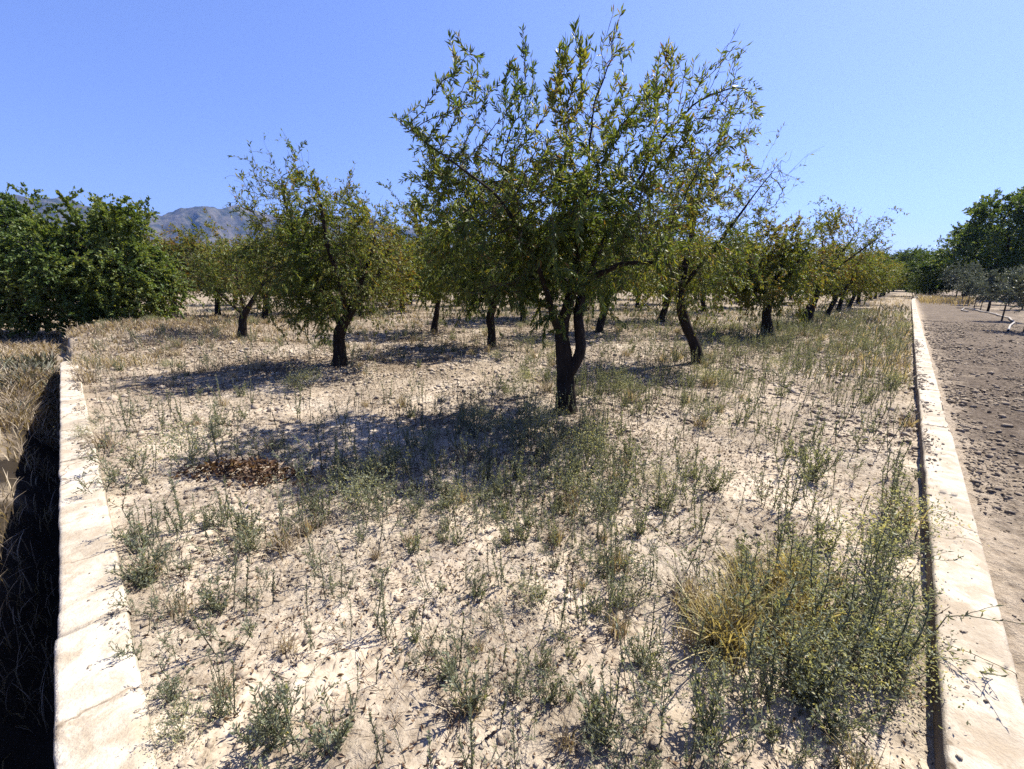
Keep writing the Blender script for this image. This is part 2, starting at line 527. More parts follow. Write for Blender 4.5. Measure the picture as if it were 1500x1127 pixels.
def grow(roots, A, step=.1, dk=.13, iters=140, seed=0, jit=.18, up=0.0, nmax=12000, pipe=2.35, tip=.0032):
    rg = np.random.default_rng(seed)
    P = np.zeros((nmax, 3)); par = np.full(nmax, -1); given = np.zeros(nmax); n = 0
    for q, rt in enumerate(roots):           # each root polyline: x y z r
        Q = resample(rt, step)
        prev = -1
        if q:
            prev = int(np.argmin(np.linalg.norm(P[:n] - Q[0, :3], axis=1))); Q = Q[1:]
        for row in Q:
            P[n] = row[:3]; given[n] = row[3]; par[n] = prev; prev = n; n += 1
    nroot = n
    A = np.array(A); near = np.zeros(len(A), int); nd = np.full(len(A), 1e9)

    def upd(a, b):
        nonlocal near, nd
        d = np.linalg.norm(A[:, None] - P[None, a:b], axis=2)
        k = d.argmin(1); dm = d[np.arange(len(A)), k]
        b_ = dm < nd
        nd[b_] = dm[b_]; near[b_] = k[b_] + a
    upd(0, n)
    last = {}
    for it in range(iters):
        alive = nd > dk
        A = A[alive]; near = near[alive]; nd = nd[alive]
        if len(A) == 0 or n > nmax - 3000: break
        dirs = nrm(A - P[near])
        acc = np.zeros((n, 3)); np.add.at(acc, near, dirs)
        ids = np.unique(near)
        d = nrm(nrm(acc[ids]) + rg.normal(size=(len(ids), 3)) * jit + [0, 0, up])
        new = P[ids] + d * step
        ok = np.array([not (k in last and min(np.linalg.norm(w_ - new[q]) for w_ in last[k]) < .5 * step) for q, k in enumerate(ids)])
        for q in np.where(~ok)[0]:           # a stuck node reaches for one of its own attractors instead
            k = ids[q]; c = np.where(near == k)[0]; c = c[rg.integers(len(c))]
            v = P[k] + nrm(nrm(A[c] - P[k]) + rg.normal(size=3) * .25) * step
            if min(np.linalg.norm(w_ - v) for w_ in last[k]) < .5 * step: nd[c] = 0
            else: new[q] = v; ok[q] = True
        ids = ids[ok]; new = new[ok]
        if len(ids) == 0: continue
        for k, v in zip(ids, new): last.setdefault(k, []).append(v)
        a = n; P[n:n + len(ids)] = new; par[n:n + len(ids)] = ids; n += len(ids)
        upd(a, n)
    P = P[:n]; par = par[:n]
    r = np.zeros(n); acc = np.zeros(n); nch = np.zeros(n, int)
    for k in range(n - 1, -1, -1):
        if nch[k] == 0: acc[k] = tip ** pipe
        r[k] = acc[k] ** (1 / pipe)
        if k < nroot and given[k] > 0: r[k] = max(given[k], .0)
        if par[k] >= 0:
            acc[par[k]] += max(acc[k], 0); nch[par[k]] += 1
    for k in range(n):
        if k >= nroot: r[k] = min(r[k], r[par[k]] * .93 + .0004)
    return P, par, r, nch


def wood(g, P, par, r, m=0, rough=.14, thin=.012, mt=1, maxk=11):
    n = len(P); best = np.full(n, -1)
    for k in range(n):
        p = par[k]
        if p >= 0 and (best[p] < 0 or r[k] > r[best[p]]): best[p] = k
    for k in range(n):
        p = par[k]
        if p >= 0 and best[p] == k: continue
        ch = [k]
        while best[ch[-1]] >= 0: ch.append(best[ch[-1]])
        pts = P[ch]; rr = r[ch].copy()
        if p >= 0:
            pts = np.concatenate([P[p:p + 1], pts]); rr = np.r_[min(r[p] * .8, rr[0] * 1.25), rr]
        if len(pts) < 2: continue
        big = rr.max()
        kk = maxk if big > .05 else 7 if big > .025 else 5 if big > .01 else 3
        tube(g, pts, rr, kk, .5, m if big > thin else mt, rough if big > .02 else 0)


def shoots(P, par, r, nch, num, rg, lo, hi, zmin, up=.8, seglen=.07, out_c=None):
    """Straight young shoots standing out of the crown."""
    tips = np.where((nch == 0) & (P[:, 2] > zmin))[0]
    Ps, ps, rs = [P], [par], [r]; n = len(P)
    if len(tips) == 0: return P, par, r
    c = P[tips].mean(0) if out_c is None else np.asarray(out_c)
    for t in rg.choice(tips, num):
        L = rg.uniform(lo, hi); k = max(2, int(L / seglen))
        d = P[t] - P[par[t]]; d = d / max(1e-6, np.linalg.norm(d))
        o = P[t] - c; o[2] *= .4; o = o / max(1e-6, np.linalg.norm(o))
        d = d * .4 + o * rg.uniform(.2, .6) + np.array([0, 0, up]) + rg.normal(size=3) * .15
        d /= np.linalg.norm(d)
        q = P[t] + d[None] * (np.arange(1, k + 1) * L / k)[:, None] + np.cumsum(rg.normal(size=(k, 3)) * .006, 0)
        Ps.append(q); ps.append(np.r_[t, np.arange(n, n + k - 1)]); rs.append(np.linspace(.0032, .0014, k)); n += k
    return np.concatenate(Ps), np.concatenate(ps), np.concatenate(rs)


def laterals(P, par, r, rg, num, lo, hi, rmax=.012, seg=.06, zmin=.6, sag=.12, zmax=99):
    """Short side twigs from the thin branches."""
    c = np.where((r < rmax) & (par >= 0) & (P[:, 2] > zmin) & (P[:, 2] < zmax))[0]
    Ps, ps, rs = [P], [par], [r]; n = len(P)
    for t in rg.choice(c, num):
        L = rg.uniform(lo, hi); k = max(2, int(L / seg))
        d = nrm(nrm(P[t] - P[par[t]]) * .5 + nrm(rg.normal(size=3)) * .9 + [0, 0, .1])
        q = [P[t]]
        for _ in range(k):
            d = nrm(d + rg.normal(size=3) * .12 - [0, 0, sag]); q.append(q[-1] + d * L / k)
        Ps.append(np.array(q[1:])); ps.append(np.r_[t, np.arange(n, n + k - 1)]); rs.append(np.linspace(min(.0026, r[t]), .0012, k)); n += k
    return np.concatenate(Ps), np.concatenate(ps), np.concatenate(rs)


def foliage(g, P, par, r, rg, per_m=46, L=.075, W=.02, rmax=.008, droop=.55, tone0=.35, toneamp=.3, zref=(1, 4), bare=None, ang=.9, up_top=.35, clump=2.4):
    ids = np.where((r < rmax) & (par >= 0))[0]
    seg = P[ids] - P[par[ids]]; ln = np.linalg.norm(seg, axis=1)
    dens = per_m * ln * np.clip(1.05 + clump * fbm(P[ids, 0] * 1.9 + 9 + P[ids, 1] * .9, P[ids, 2] * 1.1 + P[ids, 1] * 1.7, 3, 77), .18, 2.6)
    if bare is not None: dens = dens * bare(P[ids])
    cnt = rg.poisson(dens)
    k = np.repeat(np.arange(len(ids)), cnt); n = len(k)
    if n == 0: return 0
    B = P[par[ids]][k] + seg[k] * rg.random((n, 1))
    t = nrm(seg[k]); s = nrm(np.cross(t, rg.normal(size=(n, 3))))
    hz = np.clip((B[:, 2:3] - zref[0]) / (zref[1] - zref[0]), 0, 1)
    U = t * (1 - .3 * ang) + s * ang * rg.uniform(.5, 1.1, (n, 1)) - np.array([[0, 0, 1]]) * droop * (1.15 - hz) + np.array([[0, 0, 1]]) * up_top * hz
    sz = rg.uniform(.65, 1.2, n) * (.85 + .2 * hz[:, 0])
    tone = tone0 + toneamp * 1.3 * fbm(B[:, 0] * 1.3 + 4, B[:, 2] * 1.3 + B[:, 1], 2, 33) + rg.normal(size=n) * .16 - .12 * (hz[:, 0] - .5)
    tone = np.where(rg.random(n) < .02, .95, tone)
    leaves(g, B, U, L * sz, W * sz * rg.uniform(.8, 1.25, n), np.clip(tone, 0, 1))
    return n


def ell(n, c, rx, ry, rz, rg, shell=.35):
    d = nrm(rg.normal(size=(n, 3))) * (rg.random((n, 1)) * (1 - shell ** 3) + shell ** 3) ** (1 / 3)
    return np.asarray(c)[None] + d * [rx, ry, rz]


def tree(name, base, roots_px, lobes, label, cat='tree', group=None, Y=None, seed=1, natt=1500, step=.09, dk=.12, nshoot=30,
         sh=(.25, .6), shz=2.6, leafkw=None, leafmat='almond', branch_px=(), depth=1.2, up=.06, barkmat='bark', tip=.0026, nmax=14000, nlat=700, lat=(.12, .34), ndroop=120, drp=(.35, .8), latz=99):
    """A tree measured off the photograph: trunk lines (px, py, radius, depth offset) and crown lobes (px, py, rx, ry) set at the tree's own distance."""
    rg = np.random.default_rng(seed)
    Y = base[1]
    bz = gz(base[0], base[1])
    base = np.array([base[0], base[1], bz])
    roots = []
    for rt in roots_px:
        roots.append(np.array([np.r_[at(a, b, Y + (d[0] if d else 0)) - base, rr] for a, b, rr, *d in rt]))
    r0 = roots[0]
    r0[0, :3] = [0, 0, -.12]
    flare = r0[0].copy(); flare[2] = .03; flare[3] *= 1.22
    roots[0] = np.vstack([r0[:1] * [1, 1, 1, 1.55], flare[None], r0[1:]])
    A = []
    tot = sum(l[2] * l[3] for l in lobes)
    for l in lobes:
        c = at(l[0], l[1], Y + (l[5] if len(l) > 5 else 0)) - base
        sx = np.linalg.norm(at(l[0] + 1, l[1], Y) - at(l[0], l[1], Y)); sz = abs(at(l[0], l[1] - 1, Y)[2] - at(l[0], l[1], Y)[2])
        rx, rz = l[2] * sx, l[3] * sz
        ry = depth * l[4] if len(l) > 4 and l[4] else min(depth, (rx + rz) * .6)
        A.append(ell(max(12, int(natt * l[2] * l[3] / tot)), c, rx, ry, rz, rg))
    A = np.concatenate(A)
    A = A[A[:, 2] > .35]
    P, par, r, nch = grow(roots, A, step, dk, seed=seed, up=up, tip=tip, nmax=nmax)
    if nshoot:
        P, par, r = shoots(P, par, r, nch, nshoot, rg, sh[0], sh[1], shz)
    P, par, r = laterals(P, par, r, rg, ndroop, drp[0], drp[1], .06, .07, .9, .2, 2.4)
    P, par, r = laterals(P, par, r, rg, nlat, *lat, zmax=latz)
    e = empty(name, base)
    g = Geo(); wood(g, P, par, r)
    g.build('trunk', [M[barkmat], M['twig']], e, smooth=True)
    g = Geo(); kw = dict(zref=(1, 4)); kw.update(leafkw or {})
    nl = foliage(g, P, par, r, rg, **kw)
    g.build('crown', M[leafmat], e)
    print('TREE', name, len(P), nl)
    tag(e, label, cat, group)
    return e


GA = 'almond trees of the orchard'

tree('almond_tree', gnd(828, 605),
     [[(828, 605, .115), (829, 560, .105), (827, 520, .10), (823, 490, .085), (826, 468, .075, .05), (836, 440, .07, .05), (842, 400, .048, 0), (850, 330, .033, 0), (862, 255, .022, .05)],
      [(829, 553, .08, -.02), (843, 535, .07, -.05), (852, 515, .07, -.08), (850, 490, .062, -.05), (846, 465, .062, 0), (850, 440, .055, .1), (864, 395, .038, .25), (895, 330, .027, .4), (938, 260, .018, .5)],
      [(823, 490, .05, .0), (812, 470, .045, -.1), (806, 445, .034, -.25), (792, 400, .027, -.4), (766, 345, .021, -.5), (728, 285, .015, -.5), (660, 235, .009, -.4), (610, 200, .006, -.35), (578, 172, .004, -.3)],
      [(842, 430, .04, .0), (870, 405, .034, -.3), (915, 385, .026, -.6), (960, 385, .018, -.8)],
      [(838, 420, .035, .1), (800, 385, .03, .5), (765, 330, .022, .8), (735, 250, .016, .9)]],
     [(650, 255, 42, 60, .4, .3), (690, 150, 36, 78, .35, -.2), (722, 270, 55, 75, .6, .5), (765, 150, 36, 80, .4, .3), (790, 295, 60, 80, .7, -.5), (830, 130, 30, 72, .4, -.3), (850, 235, 48, 90, .5, .6),
      (890, 120, 36, 75, .4, .1), (922, 235, 46, 100, .6, -.3), (975, 130, 40, 70, .4, .4), (1010, 215, 40, 60, .4, -.4), (1052, 120, 40, 60, .35, .1), (1078, 190, 34, 50, .35, .4), (985, 300, 58, 48, .7, .3),
      (700, 350, 60, 55, .7, -.3), (785, 370, 70, 45, .8, .4), (880, 350, 75, 48, .8, .7), (940, 350, 50, 40, .6, -.6), (850, 415, 65, 25, .8, 0), (620, 190, 26, 32, .25), (660, 310, 36, 50, .5, .3), (740, 420, 50, 22, .5, -.2)],
     'largest and nearest almond tree, with a forked dark trunk, in the middle', 'tree', GA, seed=3, natt=4000, step=.07, dk=.10, nlat=1100, lat=(.12, .36),
     nshoot=210, sh=(.1, .28), shz=2.0, ndroop=230, drp=(.3, .6), latz=3.1, depth=1.45, leafkw=dict(per_m=66, L=.08, W=.018, droop=.7, zref=(1.3, 3.8), tone0=.42, clump=3.0, bare=lambda p: .95 + .2 * (1 - sstep(2.0, 3.0, p[:, 2]))), nmax=18000)

tree('almond_tree', gnd(1022, 531),
     [[(1022, 531, .115), (1018, 505, .105), (1006, 480, .10), (998, 455, .095), (997, 430, .085, .1), (1003, 395, .065, .1), (1012, 350, .05), (1020, 300, .035), (1030, 250, .02)],
      [(998, 440, .05), (985, 400, .045, .3), (965, 360, .035, .6), (950, 310, .02, .8)],
      [(1000, 420, .05), (1030, 385, .04, -.3), (1065, 340, .028, -.5), (1105, 285, .012, -.6), (1145, 235, .004, -.6)]],
     [(1010, 330, 70, 60, 1), (960, 350, 50, 60, 1), (1060, 370, 45, 40, .8), (1040, 250, 50, 60, .7), (990, 400, 60, 40, 1), (1110, 290, 40, 45, .4), (930, 400, 40, 40, .8, .6), (1015, 420, 50, 30, .8, -.4), (1125, 265, 28, 32, .3, -.5), (1085, 300, 30, 35, .3, -.4)],
     'almond tree with a leaning dark trunk and thin bare shoots beside the largest tree', 'tree', GA, seed=8, natt=1300, nshoot=45, sh=(.3, .8), shz=2.6, depth=1.5, nlat=900, lat=(.15, .4),
     leafkw=dict(per_m=34, L=.075, W=.02, tone0=.50, bare=lambda p: np.where((p[:, 2] > 2.7) & (p[:, 0] > .2), .25, 1.0)))

tree('almond_tree', gnd(498, 539),
     [[(498, 539, .125), (499, 515, .115), (496, 492, .115), (505, 472, .10), (516, 455, .075), (525, 425, .05), (540, 385, .035), (550, 345, .02)],
      [(500, 478, .07), (480, 440, .06, .2), (455, 395, .05, .3), (430, 340, .036, .3), (415, 285, .026, .2), (412, 262, .006, .2)],
      [(508, 465, .06), (500, 420, .045, -.3), (480, 365, .035, -.6), (470, 300, .022, -.7)],
      [(515, 455, .05), (545, 420, .04, .5), (565, 380, .03, .8), (575, 340, .02, .8)]],
     [(450, 350, 70, 75, .9), (425, 268, 45, 42, .35), (385, 290, 36, 40, .3), (480, 380, 100, 70, 1.1), (555, 380, 50, 70, 1), (540, 430, 60, 35, .9), (440, 440, 60, 35, .9), (480, 300, 25, 35, .3), (420, 385, 55, 55, .8), (500, 330, 60, 50, 1), (405, 350, 30, 45, .4), (428, 425, 45, 35, .6), (570, 405, 35, 50, .6), (480, 445, 90, 22, .9)],
     'rounded almond tree with a thick trunk and brownish sparse top, left of the largest', 'tree', GA, seed=21, natt=2100, step=.09, dk=.12, nshoot=90, sh=(.2, .5), shz=2.2, ndroop=350, drp=(.25, .55), depth=1.3, nlat=2000, lat=(.15, .42),
     leafkw=dict(per_m=50, L=.075, W=.022, tone0=.47, bare=lambda p: np.where((p[:, 2] > 2.9) & (p[:, 0] < -.4), .4, 1.0)))

tree('almond_tree', gnd(720, 509),
     [[(720, 509, .10), (721, 485, .095), (717, 466, .105), (724, 448, .09), (728, 425, .07), (735, 390, .05), (745, 350, .03)],
      [(722, 450, .06), (705, 420, .05, .3), (690, 385, .035, .5), (680, 340, .02, .5)],
      [(726, 435, .05), (750, 400, .04, -.4), (770, 360, .025, -.6)]],
     [(720, 370, 75, 60, 1), (670, 370, 50, 60, .9), (770, 380, 55, 55, .9), (720, 330, 60, 40, .8), (700, 420, 70, 25, 1)],
     'dark green almond tree with a knobbed trunk seen left of the forked trunk', 'tree', GA, seed=31, natt=1300, step=.11, dk=.14, nshoot=30, shz=2.3, depth=1.6,
     nlat=1300, lat=(.2, .45), leafkw=dict(per_m=55, L=.085, W=.026, tone0=.34))

tree('almond_tree', gnd(636, 488),
     [[(636, 488, .10), (639, 465, .085), (642, 440, .075), (645, 405, .05), (650, 370, .03)],
      [(641, 445, .05), (625, 410, .04, .3), (612, 375, .025, .4)], [(643, 430, .04), (662, 400, .03, -.3), (672, 365, .02, -.4)]],
     [(640, 380, 55, 50, 1), (605, 370, 40, 55, .9), (670, 390, 35, 40, .9), (640, 420, 50, 25, 1), (615, 320, 22, 35, .4)],
     'olive green almond tree with a slim trunk, right behind the rounded left tree', 'tree', GA, seed=41, natt=900, step=.13, dk=.16, nshoot=35, sh=(.3, .8), shz=2.4, depth=1.7,
     nlat=900, lat=(.2, .5), leafkw=dict(per_m=45, L=.09, W=.03, tone0=.44))

tree('almond_tree', gnd(357, 501),
     [[(357, 501, .11), (356, 480, .10), (355, 465, .105), (362, 455, .08), (370, 440, .05), (385, 415, .03), (395, 390, .02)],
      [(356, 460, .05), (335, 442, .04, .1), (312, 420, .03, .2), (300, 390, .02, .2)],
      [(358, 455, .045), (350, 425, .035, -.3), (345, 390, .02, -.4)]],
     [(330, 410, 45, 35, .8), (370, 400, 45, 40, .9), (300, 400, 30, 30, .5), (345, 370, 40, 30, .7)],
     'small sparse almond tree with a stubby trunk and grey bare branches near the dry mound', 'tree', GA, seed=51, natt=650, step=.12, dk=.15, nshoot=25, sh=(.3, .6), shz=1.8, depth=1.4,
     nlat=600, lat=(.2, .5), leafkw=dict(per_m=26, L=.085, W=.026, tone0=.55, bare=lambda p: np.where(p[:, 0] < -.3, .45, 1.0)))

tree('almond_tree', gnd(1125, 493),
     [[(1125, 493, .16), (1122, 470, .13), (1124, 450, .12), (1131, 432, .10), (1140, 400, .06), (1150, 365, .035)],
      [(1127, 440, .06), (1108, 410, .05, .4), (1092, 370, .03, .6)], [(1130, 430, .06), (1160, 400, .045, -.5), (1180, 365, .025, -.7)]],
     [(1125, 380, 60, 50, 1), (1085, 390, 40, 45, .9), (1165, 385, 45, 45, .9), (1130, 350, 46, 20, .5), (1110, 425, 55, 20, 1)],
     'yellowish almond tree with an upright trunk, third in the row along the right wall', 'tree', GA, seed=61, natt=1100, step=.14, dk=.17, nshoot=50, sh=(.3, .6), shz=2.3, depth=1.3,
     nlat=1300, lat=(.2, .5), leafkw=dict(per_m=40, L=.10, W=.032, tone0=.55))

tree('almond_tree', gnd(1180, 475),
     [[(1180, 475, .19), (1184, 458, .16), (1192, 443, .13), (1200, 425, .10), (1212, 400, .075), (1228, 375, .05), (1245, 355, .03)],
      [(1196, 432, .06), (1203, 400, .05, .4), (1205, 360, .03, .5)], [(1210, 405, .05), (1250, 375, .035, -.5), (1285, 350, .015, -.6)]],
     [(1215, 370, 45, 40, .9), (1250, 370, 30, 30, .6), (1215, 330, 30, 22, .5), (1185, 395, 40, 35, .9), (1265, 345, 25, 20, .4)],
     'almond tree leaning right, crown sparse, fourth in the row along the right wall', 'tree', GA, seed=71, natt=800, step=.17, dk=.2, nshoot=70, sh=(.4, .9), shz=2.6, depth=1.3, tip=.005,
     nlat=700, lat=(.2, .6), leafkw=dict(per_m=15, L=.11, W=.036, tone0=.55, rmax=.012))


# generic orchard trees for the rows behind, in tree space
def proto_tree(seed, tone0, dens):
    rg = np.random.default_rng(seed)
    lean = rg.normal(size=2) * .12
    tr = np.array([[0, 0, -.1, .16], [0, 0, .05, .135], [lean[0] * .5, lean[1] * .5, .5, .115], [lean[0], lean[1], .95, .11], [lean[0] * 1.2, lean[1] * 1.2, 1.2, .09]])
    roots = [tr]
    for q in range(4):
        a = q * PI / 2 + rg.uniform(-.5, .5)
        d = np.array([math.cos(a), math.sin(a)])
        roots.append(np.array([[*tr[-2, :3], .06], [lean[0] + d[0] * .4, lean[1] + d[1] * .4, 1.5, .05], [lean[0] + d[0] * .8, lean[1] + d[1] * .8, 2.1, .035], [d[0] * 1.1, d[1] * 1.1, 2.7, .02]]))
    A = np.concatenate([ell(260, (lean[0], lean[1], 2.15), 1.7, 1.7, 1.15, rg), ell(150, (*(rg.normal(size=2) * .6), 2.9), .9, .9, .6, rg)]
                       + [ell(80, (math.cos(a) * 1.1, math.sin(a) * 1.1, rg.uniform(1.7, 2.3)), .7, .7, .6, rg) for a in rg.uniform(0, 6.28, 4)])
    P, par, r, nch = grow(roots, A, .16, .2, seed=seed, up=.05, tip=.005)
    P, par, r = shoots(P, par, r, nch, 45, rg, .3, .8, 2.2)
    P, par, r = laterals(P, par, r, rg, 150, .5, 1.0, .07, .1, .9, .2)
    P, par, r = laterals(P, par, r, rg, 1000, .2, .55, .014, .1)
    g = Geo(); wood(g, P, par, r, maxk=9)
    w = g.mesh('trunk', [M['bark'], M['twig']], True)
    g = Geo(); n = foliage(g, P, par, r, rg, per_m=dens, L=.105, W=.036, rmax=.012, tone0=tone0)
    print('PROTO', len(P), n)
    return w, g.mesh('crown', M['almond'])


PROTO = [proto_tree(101, .46, 46), proto_tree(102, .52, 40), proto_tree(103, .38, 52), proto_tree(104, .74, 34), proto_tree(105, .5, 46)]
V1 = np.array([3.9, 4.05])
ORD = ['first', 'second', 'third', 'fourth', 'fifth', 'sixth', 'seventh', 'eighth', 'ninth', 'tenth', 'eleventh', 'twelfth', 'thirteenth', 'fourteenth', 'fifteenth', 'sixteenth', 'seventeenth', 'eighteenth']


def place_tree(xy, proto, sc, label):
    w, c = PROTO[proto]
    e = empty('almond_tree', (xy[0], xy[1], gz(*xy)), random.uniform(0, 6.28), sc)
    add_obj('trunk', w, e); add_obj('crown', c, e)
    tag(e, label, 'tree', GA)
    return e


for k, px in enumerate([(1210, 464), (1228, 456), (1243, 450)]):
    p = gnd(*px); place_tree(p[:2], (1, 4, 0)[k], (.9, .93, .95)[k], f'olive yellow almond tree, {ORD[4 + k]} in the row along the right wall')
last = gnd(1243, 450)[:2]
for k in range(9):
    p = last + V1 * (k + 1) * 1.0 + RG.normal(size=2) * .25
    place_tree(p, (4, 0, 2)[k % 3], random.uniform(.92, 1.05), f'distant almond tree, {ORD[7 + k]} in the row along the right wall')
for px, pr, sc, lb in [((876, 488), 0, 1.0, 'shaded almond tree seen just right of the forked trunk, second row from the right wall'),
                       ((967, 471), 1, 1.05, 'almond tree seen just left of the leaning trunk, second row from the right wall'),
                       ((1030, 457), 4, 1.05, 'far almond tree seen right of the leaning trunk, second row from the right wall'),
                       ((767, 473), 2, 1.0, 'far almond tree with a slim trunk between the knobbed and the forked trunks'),
                       ((387, 471), 1, .95, 'almond tree right behind the small sparse tree, at the rounded tree\'s left side'),
                       ((320, 463), 4, 1.0, 'almond tree with a thick trunk behind the small sparse tree\'s bare branches'),
                       ((258, 460), 3, 1.15, 'brownish almond tree beside the dense dark green tree at the left'),
                       ((590, 456), 2, 1.05, 'far almond tree seen between the rounded left tree and the slim leaning trunk')]:
    p = gnd(*px); place_tree(p[:2], pr, sc, lb)
ROWN = {1: 'second', 2: 'third', 3: 'fourth', 4: 'fifth', 5: 'sixth', 6: 'seventh'}
taken = [np.array(o.location[:2]) for o in COL.objects if o.name.startswith('almond_tree')]
for row in range(1, 7):
    st = np.array([-3.45, 8.11]) + (row - 1) * np.array([-4.1, 3.7]); cnt = 0
    for k in range(0, 14):
        p = st + V1 * k + RG.normal(size=2) * .3
        dl, sl, dr, sr = frame(p[0], p[1])
        u, v, z = project(np.array([[p[0], p[1], 2.0]]))
        cnt += 1
        if np.hypot(*p) > 46 + (row == 1) * 12 or u[0] < 150 or u[0] > 1330 or dl > -1.5: continue
        if min(np.linalg.norm(p - t) for t in taken) < 3.3: continue
        taken.append(p)
        place_tree(p, random.choice([0, 1, 2, 4, 2]), random.uniform(.95, 1.12), f'background almond tree, {ORD[cnt - 1]} from the near end in the {ROWN[row]} row back')


# dense dark tree at the left, taller dark trees beyond the olives
def shade_tree(name, base, lobes, label, seed, leaf, natt, step, hgt, trunk_r, per_m, mat='dark', nshoot=40, sh=(.4, 1.0), shz=3.5, tone0=.4, stems=5, group=None, rmax=.03, tip=.006, nlat=2500, lat=(.25, .7)):
    rg = np.random.default_rng(seed)
    b = np.array([base[0], base[1], gz(*base)])
    roots = [np.array([[0, 0, -.2, trunk_r * 1.2], [0, 0, .3, trunk_r], [.1, 0, hgt * .25, trunk_r * .8]])]
    for q in range(stems):
        a = q * 6.28 / stems + rg.uniform(-.4, .4); d = np.array([math.cos(a), math.sin(a)]) * hgt * .22
        roots.append(np.array([[.1, 0, hgt * .22, trunk_r * .55], [d[0] * .5, d[1] * .5, hgt * .4, trunk_r * .45], [d[0], d[1], hgt * .62, trunk_r * .25]]))
    A = np.concatenate([ell(int(natt * n), c, *rr, rg, .55) for n, c, rr in lobes])
    A = A[A[:, 2] > .12]
    P, par, r, nch = grow(roots, A, step, step * 1.25, seed=seed, up=.04, tip=tip)
    P, par, r = shoots(P, par, r, nch, nshoot, rg, sh[0], sh[1], shz)
    P, par, r = laterals(P, par, r, rg, nlat, lat[0], lat[1], rmax, lat[0] * .5, .15)
    e = empty(name, b)
    g = Geo(); wood(g, P, par, r, maxk=9); g.build('trunk', [M['bark'], M['twig']], e, smooth=True)
    g = Geo(); n = foliage(g, P, par, r, rg, per_m=per_m, L=leaf, W=leaf * .55, rmax=rmax, droop=.3, tone0=tone0, toneamp=.35, zref=(0, hgt))
    g.build('crown', M[mat], e)
    print('SHADE', len(P), n)
    tag(e, label, 'tree', group)
    return e


shade_tree('leafy_tree', (-13.9, 14.2), [(.34, (-.3, 0, 1.85), (2.7, 2.1, 1.55)), (.2, (-2.8, .3, 2.2), (2.0, 1.9, 1.45)), (.14, (1.5, -.2, 1.5), (1.4, 1.4, 1.3)), (.14, (-.9, -.8, 1.2), (2.6, 1.5, 1.2)), (.1, (-3.4, -.5, 1.2), (2.0, 1.6, 1.2)), (.1, (.5, .4, 2.7), (1.4, 1.2, .75))],
           'dense dark green broad-leaved tree with foliage down to the ground at the left edge', 201, .10, 3400, .16, 4.3, .17, 62, nshoot=60, sh=(.3, 1.0), shz=3.0, nlat=4200, lat=(.25, .7), tone0=.68)
far_lobes = [(.3, (0, 0, 5.6), (4.2, 4.0, 3.4)), (.2, (2.4, 0, 4.6), (3.2, 3, 2.8)), (.2, (-2.8, .5, 4.2), (3.2, 3, 2.6)), (.2, (0, -1, 2.6), (4.6, 3, 2.0)), (.1, (.8, 0, 8.2), (1.9, 1.9, 1.4))]
t0 = shade_tree('shade_tree', (47.5, 41.5), far_lobes, 'tallest dark tree beyond the young olives, rising at the right edge', 211, .22, 1900, .38, 9, .3, 12, tone0=.55, shz=7, sh=(.6, 1.5), rmax=.06, tip=.01, nlat=2800, lat=(.5, 1.4), group='dark trees beyond the young olives')
for (x, y, s, rz, lb) in [(50.5, 47.0, .80, 1.1, 'dark rounded tree left of the tallest tree beyond the young olives'),
                          (49.5, 50.5, .50, 2.4, 'low green tree at the left foot of the dark trees beyond the olives'),
                          (56.0, 45.0, 1.02, 3.7, 'dark tree at the right edge partly behind the tallest one'),
                          (45.2, 45.6, .42, 3.1, 'low green tree in front of the dark trees, just right of the path end'),
                          (49.6, 39.4, .40, 5.2, 'low green tree in front of the tallest dark tree, behind the olives'),
                          (54.0, 39.0, .48, .9, 'low green tree at the right edge behind the olives'),
                          (72, 77, .75, .5, 'far dark tree at the end of the dirt path, right of the wall end'),
                          (74, 82, .70, 2.2, 'far dark tree closing the view straight behind the end of the wall'),
                          (67.5, 80, .72, 4.4, 'far dark tree at the orchard end, left of the wall end')]:
    c = copy_tree(t0); c.location = (x, y, -.1); c.rotation_euler = (0, 0, rz); c.scale = (s, s, s); c['label'] = lb

# young olives
rg = np.random.default_rng(300)


def olive_proto(seed):
    rg = np.random.default_rng(seed)
    roots = [np.array([[0, 0, -.1, .035], [0, 0, .05, .03], [rg.normal() * .03, rg.normal() * .03, .7, .024]])]
    for q in range(3):
        a = q * 2.1 + rg.uniform(-.4, .4)
        roots.append(np.array([[0, 0, .68, .016], [math.cos(a) * .25, math.sin(a) * .25, 1.05, .012], [math.cos(a) * .4, math.sin(a) * .4, 1.4, .008]]))
    A = np.concatenate([ell(220, (0, 0, 1.3), .75, .75, .52, rg, .2), ell(60, (rg.normal() * .2, rg.normal() * .2, 1.65), .4, .4, .3, rg, .2)])
    P, par, r, nch = grow(roots, A, .1, .12, seed=seed, up=.05)
    P, par, r = shoots(P, par, r, nch, 30, rg, .15, .4, 1.2)
    P, par, r = laterals(P, par, r, rg, 420, .15, .4, .012, .08, .7, .05)
    g = Geo(); wood(g, P, par, r, maxk=7); w = g.mesh('trunk', [M['twig'], M['twig']], True)
    g = Geo(); n = foliage(g, P, par, r, rg, per_m=55, L=.08, W=.028, rmax=.012, droop=.1, tone0=.62, zref=(.5, 2)); print('OLIVE', n)
    return w, g.mesh('crown', M['olive'])


